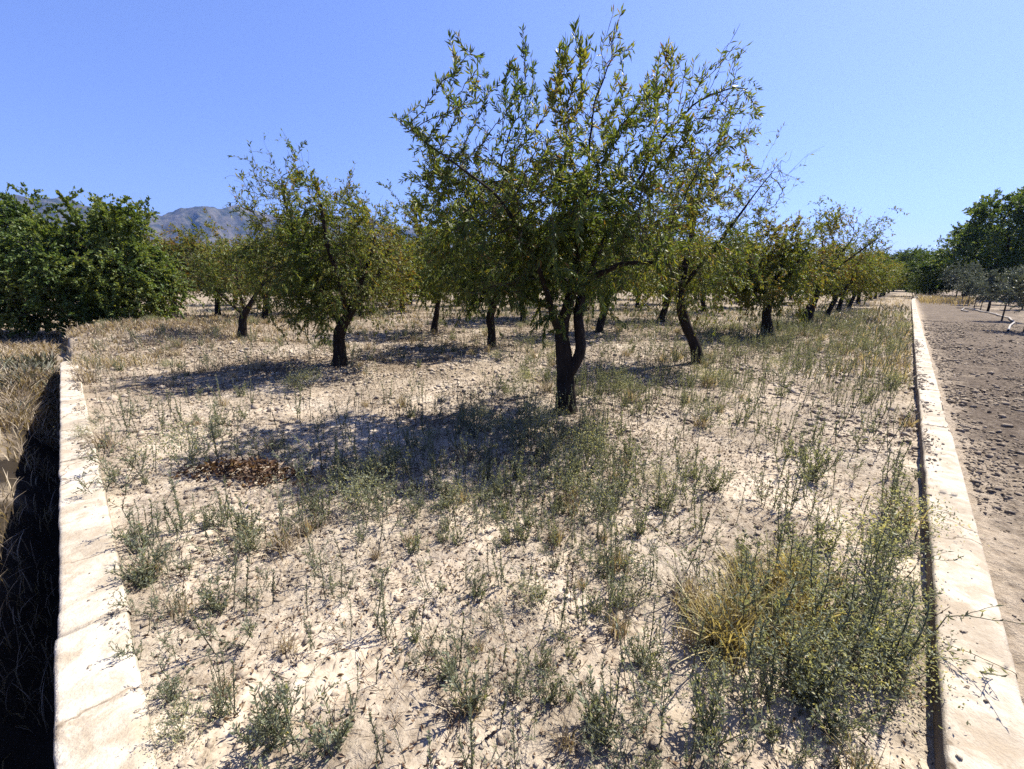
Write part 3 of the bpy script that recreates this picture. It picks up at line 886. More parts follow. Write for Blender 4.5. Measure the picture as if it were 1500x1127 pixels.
OL = [olive_proto(301), olive_proto(302)]
ol = [(1500, 487, .95, 'silvery young olive tree at the right edge, nearest of the olive row'),
      (1467, 470, 1.0, 'silvery young olive tree with a bare slim trunk, second nearest by the pale hose'),
      (1436, 454, .75, 'small silvery olive sapling, third nearest along the dirt path'),
      (1427, 451, .85, 'silvery olive sapling, fourth nearest along the dirt path'),
      (1418, 447, .95, 'silvery olive sapling, fifth nearest along the dirt path'),
      (1408, 444, 1.25, 'round silvery young olive, second farthest along the dirt path'),
      (1399, 441, 1.5, 'largest round silvery young olive, at the far end of the olive row'),
      (1478, 446, 1.3, 'silvery young olive in the back row behind the slim trunked olive'),
      (1498, 452, 1.2, 'silvery young olive in the back row at the right edge')]
for k, (px, py, s, lb) in enumerate(ol):
    p = gnd(px, py, .06)
    e = empty('olive_tree', (p[0], p[1], float(gpath(p[0], p[1]))), random.uniform(0, 6), s)
    add_obj('trunk', OL[k % 2][0], e); add_obj('crown', OL[k % 2][1], e)
    tag(e, lb, 'tree', 'young olive trees right of the path')
p = gnd(1446, 458, .06)
g = Geo(); tube(g, [[0, 0, -.1], [.01, 0, .3], [.0, .01, .62]], [.06, .055, .05], 8, rough=.2)
o = g.build('tree_stump', [M['bark']]); o.location = (p[0], p[1], float(gpath(p[0], p[1])))
tag(o, 'short dark cut stump standing between the olive saplings right of the path', 'stump')

# pale irrigation hose looping along the olive row
pts = [gnd(a, b, .08) for a, b in [(1476, 487), (1479, 479), (1486, 473), (1478, 467), (1462, 462), (1450, 459), (1436, 457), (1424, 453), (1412, 452), (1408, 455), (1418, 457)]]
Q = resample(np.array(pts), .25)
Q[:, 2] = gpath(Q[:, 0], Q[:, 1]) + .05
g = Geo(); tube(g, Q, .032, 6)
o = g.build('irrigation_hose', [M['hose']], smooth=True)
tag(o, 'pale irrigation hose snaking on the ground along the young olive row', 'hose')

# ------------------------------------------------------------------ distant wood and mountains
g = Geo(); rg = np.random.default_rng(400)
for k in range(150):
    a = math.radians(rg.uniform(-56, 52)); d = rg.uniform(75, 135)
    if a > math.radians(36) : d = rg.uniform(125, 170)
    x, y = math.sin(a) * d, math.cos(a) * d; hh = rg.uniform(3, 5.5); w = rg.uniform(2, 4)
    n = 420
    B = ell(n, (x, y, hh * .5), w, w, hh * .52, rg, .75); B = B[B[:, 2] > .1]; n = len(B)
    leaves(g, B, nrm(rg.normal(size=(n, 3)) + nrm(B - [x, y, hh * .5])), .9, .6, np.clip(rg.normal(.5, .2, n) + rg.normal() * .1, 0, 1))
o = g.build('distant_wood', [M['dark']]); tag(o, kind='stuff')

azs = np.radians([-80, -60, -52, -48.9, -46.6, -43.7, -41, -38.6, -36.8, -35, -32.5, -29, -24, -19, -14.5, -9.7, -3, 4, 11, 18, 28, 50])
els = np.array([.125, .12, .128, .131, .132, .127, .122, .119, .130, .1437, .141, .135, .138, .136, .128, .115, .09, .10, .06, .035, .02, .015])
a = np.linspace(azs[0], azs[-1], 900); rr = np.linspace(2400, 4250, 190)
AA, RR = np.meshgrid(a, rr)
X = RR * np.sin(AA); Y = RR * np.cos(AA)
rid = 3350 + 180 * np.interp(AA, a, fbm(a * 14, 0 * a, 4, 91))
hgt = (np.interp(AA, azs, els) + .006 * np.interp(AA, a, fbm(a * 30, 0 * a + 5, 4, 92))) * rid
t = (RR - rid)
prof = np.where(t < 0, np.clip(1 + t / 900, 0, 1) ** 1.25, np.clip(1 - t / 1400, 0, 1))
gull = 1 - np.abs(fbm(X * .0028, Y * .0028, 6, 95)) * 1.7
Z = hgt * prof * (1 + .55 * (gull - .72) * np.clip(np.abs(t) / 260, .12, 1)) + fbm(X * .008, Y * .008, 5, 97) * 30 * np.clip(prof * 2, 0, 1) - 6
V = np.stack([X, Y, Z], -1).reshape(-1, 3); na = len(a)
i = np.arange(len(rr) - 1)[:, None] * na; j = np.arange(na - 1)[None]
F = np.stack([i + j, i + j + 1, i + na + j + 1, i + na + j], -1).reshape(-1, 4)
o = mk('mountains', V, [F], M['rock'], smooth=True); tag(o, kind='structure')

mhz = bpy.data.materials.new('haze'); mhz.use_nodes = True; nt = mhz.node_tree; nt.nodes.clear()
out = nt.nodes.new('ShaderNodeOutputMaterial'); pv = nt.nodes.new('ShaderNodeVolumePrincipled')
pv.inputs['Color'].default_value = (.22, .40, .92, 1); pv.inputs['Density'].default_value = 8.5e-5
pv.inputs['Density Attribute'].default_value = ''; pv.inputs['Anisotropy'].default_value = .3
nt.links.new(pv.outputs[0], out.inputs['Volume'])
try: mhz.cycles.homogeneous_volume = True
except Exception: pass
q = 4400.0; zb, zt = -3.0, 660.0
V = [(-q, -q, zb), (q, -q, zb), (q, q, zb), (-q, q, zb), (-q, -q, zt), (q, -q, zt), (q, q, zt), (-q, q, zt)]
o = mk('haze', V, [[(0, 3, 2, 1), (4, 5, 6, 7), (0, 1, 5, 4), (1, 2, 6, 5), (2, 3, 7, 6), (3, 0, 4, 7)]], mhz); tag(o, kind='stuff')


# ------------------------------------------------------------------ weeds
def stem_pts(p0, d0, L, k, rg, wig=.12, up=.1):
    P = [np.array(p0, float)]; d = np.array(d0, float)
    for _ in range(k):
        d = nrm(d + rg.normal(size=3) * wig + [0, 0, up]); P.append(P[-1] + d * L / k)
    return np.array(P)


def w_spiky(seed):                           # upright leafy stalks
    rg = np.random.default_rng(seed); s, l = Geo(), Geo()
    for q in range(rg.integers(1, 4)):
        p = np.r_[rg.normal(size=2) * .02, -.03]
        P = stem_pts(p, [rg.normal() * .18, rg.normal() * .18, 1], rg.uniform(.25, .48), 7, rg, .07)
        tube(s, P, np.linspace(.0042, .002, len(P)), 3, rg.uniform(.2, .6))
        n = rg.integers(50, 85); t = rg.uniform(.15, 1, n) * (len(P) - 1); i = np.minimum(t.astype(int), len(P) - 2); f = (t - i)[:, None]
        B = P[i] * (1 - f) + P[i + 1] * f; T = nrm(P[i + 1] - P[i])
        U = T * .75 + nrm(np.cross(T, rg.normal(size=(n, 3)))) * rg.uniform(.5, 1.1, (n, 1))
        leaves(l, B, U, rg.uniform(.015, .042, n) * (1.15 - .5 * t / len(P)), .007, np.clip(rg.normal(.42, .16, n), 0, 1))
    return s, l


def w_wiry(seed):                            # open wiry branches with few leaves
    rg = np.random.default_rng(seed); s, l = Geo(), Geo()

    def br(p, d, L, r, dep):
        P = stem_pts(p, d, L, 5, rg, .13, .08); tube(s, P, np.linspace(r, r * .6, 6), 3, rg.uniform(.35, .7))
        n = rg.integers(5, 11)
        i = rg.integers(0, 5, n); B = P[i] + (P[i + 1] - P[i]) * rg.random((n, 1))
        leaves(l, B, nrm(P[i + 1] - P[i]) * .6 + rg.normal(size=(n, 3)) * .5, rg.uniform(.014, .034, n), .008, np.clip(rg.normal(.5, .18, n), 0, 1))
        if dep:
            for q in range(rg.integers(2, 5)):
                k = rg.integers(1, 6); dd = nrm(P[k] - P[k - 1]) * .7 + rg.normal(size=3) * .5; dd[2] = abs(dd[2]) + .15
                br(P[k], nrm(dd), L * rg.uniform(.45, .75), r * .7, dep - 1)
    for q in range(rg.integers(2, 4)):
        br(np.r_[rg.normal(size=2) * .02, -.03], nrm([rg.normal() * .4, rg.normal() * .4, 1]), rg.uniform(.2, .34), .0036, 2)
    return s, l


def w_tuft(seed):                            # many ascending leafy stems from one crown
    rg = np.random.default_rng(seed); s, l = Geo(), Geo()
    for q in range(rg.integers(10, 17)):
        a = rg.uniform(0, 6.28); o = rg.uniform(.1, .75)
        P = stem_pts(np.r_[rg.normal(size=2) * .03, -.02], [math.cos(a) * o, math.sin(a) * o, .8], rg.uniform(.14, .32), 5, rg, .1, .14)
        tube(s, P, np.linspace(.0028, .0013, 6), 3, rg.uniform(.3, .7))
        n = rg.integers(16, 30); i = rg.integers(0, 5, n); B = P[i] + (P[i + 1] - P[i]) * rg.random((n, 1)); T = nrm(P[i + 1] - P[i])
        leaves(l, B, T * .8 + nrm(np.cross(T, rg.normal(size=(n, 3)))) * .7, rg.uniform(.018, .04, n), .010, np.clip(rg.normal(.5, .15, n), 0, 1))
    return s, l


def w_bushy(seed):                           # leafy yellow green
    s, l = w_wiry(seed + 5); rg = np.random.default_rng(seed)
    n = 640; B = rg.normal(size=(n, 3)) * [.12, .12, .07] + [0, 0, .2]; B = B[B[:, 2] > .02]; n = len(B)
    leaves(l, B, rg.normal(size=(n, 3)) + [0, 0, .5], rg.uniform(.014, .028, n), .009, np.clip(rg.normal(.8, .14, n), 0, 1))
    return s, l


def w_straw(seed, n=60, h=.35):              # tuft of dry grass blades
    rg = np.random.default_rng(seed); s, l = Geo(), Geo()
    blades(l, rg.normal(size=(n, 2)) * .045, np.full(n, -.02), rg.uniform(.5, 1, n) * h, rg)
    tube(s, stem_pts([0, 0, -.02], [.1, .1, 1], h, 4, rg), np.linspace(.003, .001, 5), 3, .8)
    return s, l


def w_stalk(seed):                           # thin bare stalk, a few short leaves towards the tip
    rg = np.random.default_rng(seed); s, l = Geo(), Geo()
    P = stem_pts(np.r_[0, 0, -.03], [rg.normal() * .15, rg.normal() * .15, 1], rg.uniform(.22, .42), 7, rg, .06)
    tube(s, P, np.linspace(.0042, .0024, 8), 3, rg.uniform(.2, .5))
    n = rg.integers(16, 34); t = rg.uniform(.35, 1, n) ** .8 * 7; i = np.minimum(t.astype(int), 6); B = P[i] + (P[i + 1] - P[i]) * (t - i)[:, None]
    T = nrm(P[i + 1] - P[i])
    leaves(l, B, T * .9 + nrm(np.cross(T, rg.normal(size=(n, 3)))) * .6, rg.uniform(.014, .03, n), .007, np.clip(rg.normal(.3, .18, n), 0, 1))
    return s, l


def w_dead(seed):                            # dry brown stalk with shrivelled leaves
    rg = np.random.default_rng(seed); s, l = Geo(), Geo()
    for q in range(rg.integers(1, 4)):
        P = stem_pts(np.r_[rg.normal(size=2) * .02, -.03], [rg.normal() * .35, rg.normal() * .35, 1], rg.uniform(.18, .36), 6, rg, .14)
        tube(s, P, np.linspace(.003, .0014, 7), 3, .1)
        n = rg.integers(14, 30); i = rg.integers(1, 6, n); B = P[i] + (P[i + 1] - P[i]) * rg.random((n, 1)) if False else P[i]
        leaves(l, B, rg.normal(size=(n, 3)) - [0, 0, .6], rg.uniform(.012, .03, n), .008, np.clip(rg.normal(.4, .25, n), 0, 1), curl=.4)
    return s, l


def blades(g, xy, z, h, rg, wid=.004, lean=.45, tone=None):
    """Curved grass blades: three tapering quads each."""
    n = len(xy); a = rg.uniform(0, 6.28, n); d = np.stack([np.cos(a), np.sin(a)], 1) * (np.abs(rg.normal(size=n)) * lean + .08)[:, None]
    b = rg.uniform(0, 6.28, n); w = np.stack([np.cos(b), np.sin(b), 0 * b], 1) * wid
    rows = []
    for t, ww in ((0, 1), (.4, .9), (.75, .6), (1, .1)):
        c = np.concatenate([xy + d * (h * t ** 1.8)[:, None], (z + h * t * (1 - .25 * t))[:, None]], 1)
        rows += [c - w * ww, c + w * ww]
    V = np.stack(rows, 1).reshape(-1, 3); o = np.arange(n)[:, None] * 8
    F = np.concatenate([o + [0, 1, 3, 2], o + [2, 3, 5, 4], o + [4, 5, 7, 6]])
    t = np.clip(rg.normal(.6, .22, n), 0, 1) if tone is None else tone
    g.add(V, None, F, np.repeat(t, 8))


KINDS = {
    'spiky': ('spiky_weed', 'spiky grey-green weed', [w_spiky(500 + k) for k in range(6)], ('stem', 'weed'), 'spiky grey-green weeds in the field'),
    'wiry': ('wiry_weed', 'wiry grey-green weed', [w_wiry(520 + k) for k in range(6)], ('stem', 'weed'), 'wiry weeds in the field'),
    'tuft': ('tufted_weed', 'tufted grey-green weed', [w_tuft(540 + k) for k in range(5)], ('stem', 'weed'), 'tufted weeds in the field'),
    'bushy': ('bushy_weed', 'leafy yellow-green weed', [w_bushy(560 + k) for k in range(3)], ('stem', 'weed'), 'leafy yellow-green weeds in the field'),
    'straw': ('grass_tuft', 'dry straw-coloured tuft', [w_straw(580 + k) for k in range(4)], ('straw', 'straw'), 'dry grass tufts in the field'),
    'gold': ('golden_grass_tuft', 'golden dry grass tuft', [w_straw(660 + k, 75, .34) for k in range(4)], ('gold', 'gold'), 'golden dry grass tufts in the field'),
    'stalk': ('stalk_weed', 'thin upright stalk', [w_stalk(640 + k) for k in range(6)], ('stem', 'weed'), 'thin stalks standing in the field'),
    'dead': ('dead_weed', 'dead brown weed', [w_dead(600 + k) for k in range(5)], ('brown', 'brown'), 'dead brown weeds in the field'),
}
HGT = dict(gold=.33, stalk=.32, spiky=.38, wiry=.42, tuft=.25, bushy=.35, straw=.33, dead=.28)
MESH = {}
for k, (nm, lb, pr, mt, gr) in KINDS.items():
    MESH[k] = [(a.mesh('stem', [M[mt[0]]]), b.mesh('foliage', [M[mt[1]]])) for a, b in pr]

wd = []                                      # kind, variant, x, y, scale, rotation, forced
rg = np.random.default_rng(700)
for kind, px, py, s in [('tuft', 402, 1100, 1.0), ('tuft', 495, 1112, .9), ('tuft', 690, 1050, .95), ('wiry', 570, 775, .9), ('bushy', 270, 690, 1.15), ('wiry', 285, 700, 1.0), ('tuft', 1185, 705, 1.25), ('spiky', 1098, 606, 1.7),
                        ('spiky', 1300, 745, 1.1), ('spiky', 1290, 758, 1.0), ('wiry', 920, 905, .8), ('tuft', 1290, 800, 1.0), ('wiry', 145, 690, .95), ('wiry', 155, 740, .8), ('wiry', 205, 620, .9), ('bushy', 130, 660, .5),
                        ('wiry', 470, 640, 1.0), ('spiky', 440, 610, 1.1), ('spiky', 500, 625, 1.0), ('spiky', 1270, 640, 1.0), ('wiry', 1260, 660, .9), ('wiry', 215, 960, .55), ('wiry', 260, 1010, .6), ('tuft', 205, 1000, .5), ('wiry', 1370, 1010, .7),
                        ('tuft', 940, 970, .8), ('tuft', 880, 1090, .9), ('tuft', 1040, 1090, 1.0), ('wiry', 960, 1090, .9), ('spiky', 900, 870, .8), ('wiry', 1010, 860, .8), ('spiky', 1010, 740, 1.1), ('spiky', 960, 720, 1.0), ('tuft', 760, 700, .9), ('spiky', 700, 690, 1.0),
                        ('tuft', 700, 880, .6), ('wiry', 560, 860, .6), ('dead', 350, 840, 1), ('dead', 615, 1000, .8), ('wiry', 360, 960, .7), ('wiry', 420, 760, .8), ('bushy', 1270, 830, 1.0), ('bushy', 1330, 790, .9), ('wiry', 640, 960, .5), ('straw', 130, 570, 1.4), ('straw', 1010, 900, .9)]:
    p = gnd(px, py); wd.append((kind, rg.integers(0, 3), p[0], p[1], s, rg.uniform(0, 6.28), 1))
# the big tangle of weeds at the foot of the right wall
for k in range(46):
    px = rg.uniform(1060, 1320); py = rg.uniform(870, 1070)
    kind = rg.choice(['wiry', 'tuft', 'bushy', 'spiky'], p=[.4, .12, .08, .4])
    if px > 1240: kind = rg.choice(['bushy', 'wiry', 'spiky'], p=[.4, .4, .2])
    p = gnd(px, py); wd.append((kind, rg.integers(0, 3), p[0], p[1], rg.uniform(.75, 1.15) * (.75 if kind == 'bushy' else 1), rg.uniform(0, 6.28), 1))
for k in range(22):
    p = gnd(rg.uniform(1035, 1195), rg.uniform(850, 975)); wd.append(('gold', rg.integers(0, 3), p[0], p[1], rg.uniform(.7, 1.1), rg.uniform(0, 6.28), 1))


def wedge0(n, r0, r1):
    a = rg.uniform(-55, 50, n) * PI / 180; r = np.sqrt(rg.uniform(r0 * r0, r1 * r1, n))
    return np.stack([r * np.sin(a), r * np.cos(a)], 1)


def dens(x, y):
    dl, sl, dr, sr = frame(x, y); r = np.hypot(x, y); ins = -dr; inl = -dl
    d = 9 + 66 * (1 - sstep(2.2, 5, r)) + 14 * (1 - sstep(2.2, 3.2, ins)) * sstep(3.5, 5, r) * (1 - sstep(9, 11, r))
    band = sstep(1.0, 2.0, ins) * (1 - sstep(4.2, 6, ins)) * sstep(2.4, 4, r)
    d = d + 24 * band * (1 - .6 * sstep(7, 10, r))
    d = d + 5 * sstep(6.5, 9, r) * (1 - sstep(0, 1.5, np.abs(ins - .8)))
    d = d + 5 * sstep(9, 13, r) * (1 - sstep(3, 5, ins))
    d = d + 2 * np.exp(-(((x + .6) / 1.8) ** 2 + ((y - 4.2) / 1.0) ** 2))
    d = d + 6 * np.exp(-(((x - .9) / .7) ** 2 + ((y - 1.6) / .6) ** 2)) * 1.5
    nn = fbm(x * .9, y * .9, 3, 120)
    d = d * np.clip(.75 + 1.9 * nn, .08 + .42 * (1 - sstep(2.6, 5, r)), 2.6)
    d = d * np.where((ins < .06) | (inl < WL + .05), 0, 1)
    d = d * np.where((x < -.6) & (r > 3.6), .55, 1)
    return d


n = 90000
a = rg.uniform(-58, 55, n) * PI / 180; r = np.sqrt(rg.uniform(.9 ** 2, 30 ** 2, n))
area = (113 * PI / 180) / 2 * (30 ** 2 - .81) / n
x, y = r * np.sin(a), r * np.cos(a)
keep = rg.random(n) < dens(x, y) * area * (1 - .55 * sstep(12, 30, r))
x, y, r = x[keep], y[keep], r[keep]
for q in range(len(x)):
    dl, sl, dr, sr = frame(x[q], y[q])
    p = [.22, .44, .12, .02, .04, .16]
    if -dr < 4.5 and r[q] > 3: p = [.50, .24, .08, .02, .03, .13]
    if x[q] < -.5 and r[q] > 5: p = [.28, .2, .14, .03, .2, .15]
    k = rg.choice(['spiky', 'wiry', 'tuft', 'bushy', 'straw', 'dead'], p=p)
    wd.append((k, rg.integers(0, 3), x[q], y[q], rg.uniform(.45, 1.05) * (.62 + .38 * float(sstep(1.6, 3.6, r[q]))), rg.uniform(0, 6.28), 0))

n = 900
s_ = rg.uniform(2.4, 11, n); d_ = rg.uniform(.12, 4.2, n)
xy = RO + DR * s_[:, None] - NR * d_[:, None]
kp = rg.random(n) < np.clip(.55 + 1.0 * fbm(xy[:, 0] * 1.3, xy[:, 1] * 1.3, 2, 180), .1, 1) * np.where(s_ < 4, .4, 1)
for q in np.where(kp)[0]:
    wd.append(('stalk', rg.integers(0, 6), xy[q, 0], xy[q, 1], rg.uniform(.6, 1.15), rg.uniform(0, 6.28), 0))
for xy in np.concatenate([wedge0(1300, 2.5, 13), wedge0(170, 1.1, 4.2)]):
    dl, sl, dr, sr = frame(*xy)
    if dl < -WL - .1 and dr < -.1: wd.append(('stalk', rg.integers(0, 6), xy[0], xy[1], rg.uniform(.4, 1.0), rg.uniform(0, 6.28), 0))

hp = gnd(365, 702); wd = [w for w in wd if not (abs(w[2] - hp[0]) < .55 and -.75 < w[3] - hp[1] < .22 and not w[6])]
wd = [w for w in wd if not (abs(w[2] - hp[0]) < .4 and -.45 < w[3] - hp[1] < .15)]

# apparent size decides which stand as plants of their own
X = np.array([w[2] for w in wd]); Yy = np.array([w[3] for w in wd]); Zg = gh(X, Yy)
hh = np.array([HGT[w[0]] * w[4] for w in wd])
u, v, zc = project(np.stack([X, Yy, Zg + hh * .6], 1))
vis = (u > 5) & (u < 1495) & (v > 5) & (v < 1122)
size = np.where(vis, hh / zc, 0) + np.array([.02 * w[6] for w in wd]) * vis
order = np.argsort(-size)
NIND = 290
indiv = [k for k in order[:NIND] if vis[k]]
LM = [("the largest tree's forked trunk", gnd(828, 605)), ('the leaning trunk', gnd(1022, 531)), ("the rounded left tree's thick trunk", gnd(498, 539)),
      ('the heap of brown dead leaves', gnd(365, 700)), ('the near end of the left wall', gnd(200, 1010)), ('the middle of the left wall', gnd(150, 760)), ('the far end of the left wall', gnd(115, 560)),
      ('the near end of the right wall', gnd(1385, 1060)), ("the right wall's middle stretch", gnd(1348, 720)), ('the far stretch of the right wall', gnd(1340, 560)),
      ('the big weed tangle at the right wall', gnd(1200, 960)), ('the bare soil at the bottom centre', gnd(620, 960)), ('the sparse bare soil right of centre', gnd(1150, 760)), ('the knobbed trunk behind', gnd(720, 509)),
      ('the crumbly soil below the dead leaf heap', gnd(300, 880)), ('the shade of the largest tree', gnd(640, 650)), ('the bottom edge right of centre', gnd(900, 1060)), ("the right row's third trunk", gnd(1125, 493)), ('the weedy strip right of centre', gnd(960, 800))]
buck = {}
for k in indiv:
    p = np.array([X[k], Yy[k]])
    j = int(np.argmin([np.linalg.norm(p - l[1][:2]) / (1 + .25 * np.hypot(*l[1][:2])) for l in LM]))
    dlt = p - LM[j][1][:2]
    rel = ('left of' if dlt[0] < 0 else 'right of') if abs(dlt[0]) > abs(dlt[1]) else ('in front of' if dlt[1] < 0 else 'behind')
    buck.setdefault((wd[k][0], j, rel), []).append((np.linalg.norm(dlt), k))
RANK = ['nearest', 'second nearest', 'third nearest', 'fourth nearest', 'fifth nearest', 'sixth nearest', 'seventh nearest', 'eighth nearest', 'ninth nearest', 'tenth nearest', 'eleventh nearest', 'twelfth nearest', 'thirteenth nearest', 'fourteenth nearest'] + [q_ + ' nearest' for q_ in ('fifteenth sixteenth seventeenth eighteenth nineteenth twentieth twenty-first twenty-second twenty-third twenty-fourth twenty-fifth twenty-sixth twenty-seventh twenty-eighth twenty-ninth thirtieth').split()] + ['far'] * 99
for (kind, j, rel), lst in buck.items():
    lst.sort()
    for q, (_, k) in enumerate(lst):
        w = wd[k]; nm, lb, pr, mt, gr = KINDS[kind]
        e = empty(nm, (w[2], w[3], Zg[k]), w[5], w[4])
        st, fo = MESH[kind][w[1] % len(pr)]
        add_obj('stem', st, e); add_obj('foliage', fo, e)
        lbl = f'{lb} {rel} {LM[j][0]}' if len(lst) == 1 else f'{RANK[q]} {lb} {rel} {LM[j][0]}'.replace('nearest ', 'closest ')
        tag(e, lbl, 'dry grass' if kind in ('straw', 'gold') else 'weed', gr)
# the rest as one spread of small weeds
g = Geo(); SLOT = {'stem': 0, 'weed': 1, 'straw': 2, 'brown': 3, 'gold': 4}
cache = {k: [(a.arrays(), b.arrays()) for a, b in v[2]] for k, v in KINDS.items()}
iset = set(indiv); nst = 0
for k in range(len(wd)):
    if k in iset or (not vis[k] and np.hypot(X[k], Yy[k]) > 4): continue
    w = wd[k]; mt = KINDS[w[0]][3]; c_, s_ = math.cos(w[5]), math.sin(w[5]); nst += 1
    Rm = np.array([[c_, -s_, 0], [s_, c_, 0], [0, 0, 1]])
    far = zc[k] > 9
    for q, (Vv, F3, F4, m_, T) in enumerate(cache[w[0]][w[1] % len(cache[w[0]])]):
        V2 = Vv @ Rm.T * w[4] + [w[2], w[3], Zg[k]]
        g.add(V2, F3, F4, T, SLOT[mt[q]])
o = g.build('ground_weeds', [M['stem'], M['weed'], M['straw'], M['brown'], M['gold']]); tag(o, kind='stuff')
print('WEEDS', len(wd), len(indiv), nst)

# heap of dead brown leaves
g = Geo(); rg = np.random.default_rng(801); c = gnd(365, 702)
n = 520; a = rg.normal(size=(n, 2)) * [.2, .085] + np.where(rg.random((n, 1)) < .5, [[-.17, .03]], [[.18, -.02]]); hz = .16 * np.exp(-(a[:, 0] / .45) ** 2 - (a[:, 1] / .18) ** 2)
z = gh(c[0] + a[:, 0], c[1] + a[:, 1]) + hz * rg.random(n)
leaves(g, np.stack([a[:, 0], a[:, 1], z - gz(c[0], c[1])], 1), rg.normal(size=(n, 3)) * [1, 1, .6], rg.uniform(.03, .08, n), .028, np.clip(rg.normal(.42, .2, n), 0, 1), curl=.35)
for k in range(22):
    p = np.r_[rg.normal(size=2) * [.2, .08], .03]; tube(g, stem_pts(p, [rg.normal(), rg.normal(), .3], rg.uniform(.15, .4), 5, rg, .2, -.03), np.linspace(.004, .0015, 6), 3, .2)
o = g.build('dead_brush', [M['rust']]); o.location = (c[0], c[1], gz(c[0], c[1]))
tag(o, 'heap of reddish brown dead leaves and twigs on pale soil in the left foreground', 'dead brush')

# ------------------------------------------------------------------ dry grass
rg = np.random.default_rng(820); g = Geo()


def strew(n, fn, h, g, dn=None, tone=(.6, .2), hf=gh, wid=.004, lean=.45):
    xy = fn(n)
    if dn is not None: xy = xy[rg.random(len(xy)) < dn(xy[:, 0], xy[:, 1])]
    z = hf(xy[:, 0], xy[:, 1]) - .02
    blades(g, xy, z, rg.uniform(.45, 1, len(xy)) * h, rg, wid * np.clip(np.hypot(*xy.T)[:, None] / 5, .7, 4), lean, np.clip(rg.normal(tone[0], tone[1], len(xy)), 0, 1))


def leftbank(n):
    d = rg.uniform(.42, 5.5, n) ; s = rg.uniform(-1.0, 14.5, n)
    return LO + DL * s[:, None] + NL * d[:, None]


def gauss(cx, cy, sx, sy): return lambda n: rg.normal(size=(n, 2)) * [sx, sy] + [cx, cy]


cl = lambda x, y: np.clip(.55 + 1.6 * fbm(x * 1.2, y * 1.2, 3, 130), .03, 1)
strew(24000, leftbank, .36, g, cl)
strew(2600, lambda n: LO + DL * rg.uniform(-1, 9.5, n)[:, None] + NL * rg.uniform(.2, .5, n)[:, None], .3, g, cl, (.3, .2))
strew(2500, lambda n: LO + DL * rg.uniform(7.5, 10.2, n)[:, None] + NL * rg.uniform(.02, .7, n)[:, None], .4, g, None, (.4, .25))
strew(6500, gauss(-10.2, 11.6, 1.9, 1.6), .20, g, cl, (.5, .2))
strew(4000, gauss(-13, 11.5, 2.2, 1.6), .28, g, cl, (.4, .2))
strew(5000, gauss(-14, 16.5, 5, 2.5), .35, g, cl, (.55, .2))
strew(900, gauss(-8.1, 8.0, .45, .3), .28, g, cl, (.8, .15))
strew(9000, lambda n: np.array([0, 0]) + np.stack([rg.uniform(-26, 22, n), rg.uniform(18, 46, n)], 1), .3, g, lambda x, y: cl(x * .5, y * .5) * (frame(x, y)[2] < -.3), (.6, .2))
strew(700, lambda n: RO + DR * rg.uniform(7, 13, n)[:, None] - NR * (np.abs(rg.normal(size=n)) * .6 + .06)[:, None], .32, g, cl, (.7, .2))
strew(1600, lambda n: RO + DR * rg.uniform(13, 70, n)[:, None] - NR * rg.uniform(.1, 4.5, n)[:, None], .4, g, cl, (.6, .2))
strew(3600, lambda n: RO + DR * (rg.normal(size=n) * 4 + 52)[:, None] + NR * (rg.uniform(.5, 3.6, n))[:, None], .7, g, None, (.6, .2), gpath)
strew(2600, lambda n: RO + DR * rg.uniform(28, 50, n)[:, None] + NR * (rg.uniform(12, 24, n))[:, None], .5, g, cl, (.25, .2), gpath)
o = g.build('dry_grass', [M['straw']]); tag(o, kind='stuff')

g = Geo()                                    # greenish scrub growing in the ditch mouth, at the bank's foot and along the far wall
strew(2600, lambda n: LO + DL * rg.uniform(8, 12, n)[:, None] + NL * rg.uniform(.1, 1.6, n)[:, None], .45, g, cl, (.3, .2), wid=.006)
strew(700, lambda n: RO + DR * rg.uniform(10, 40, n)[:, None] - NR * rg.uniform(.05, 2.6, n)[:, None], .4, g, cl, (.45, .2), wid=.005)
strew(4200, lambda n: RO + DR * rg.uniform(7, 40, n)[:, None] - NR * rg.uniform(.2, 6, n)[:, None], .34, g, cl, (.7, .25), wid=.003)
strew(9000, lambda n: np.stack([rg.uniform(-26, 22, n), rg.uniform(16, 46, n)], 1), .35, g, lambda x, y: cl(x * .5 + 7, y * .5) * (frame(x, y)[2] < -.3), (.3, .25), wid=.006)
o = g.build('grey_scrub', [M['stem']]); tag(o, kind='stuff')

# ------------------------------------------------------------------ litter and clods
rg = np.random.default_rng(840)


def wedge(n, r0, r1, p=1.1):
    a = rg.uniform(-60, 54, n) * PI / 180; t = rg.random(n); q = 2 - p
    r = (r0 ** q + t * (r1 ** q - r0 ** q)) ** (1 / q)
    return np.stack([r * np.sin(a), r * np.cos(a)], 1)


def infield(xy, m=.03):
    dl, sl, dr, sr = frame(xy[:, 0], xy[:, 1])
    return (dl < -WL - m) & (dr < -m)


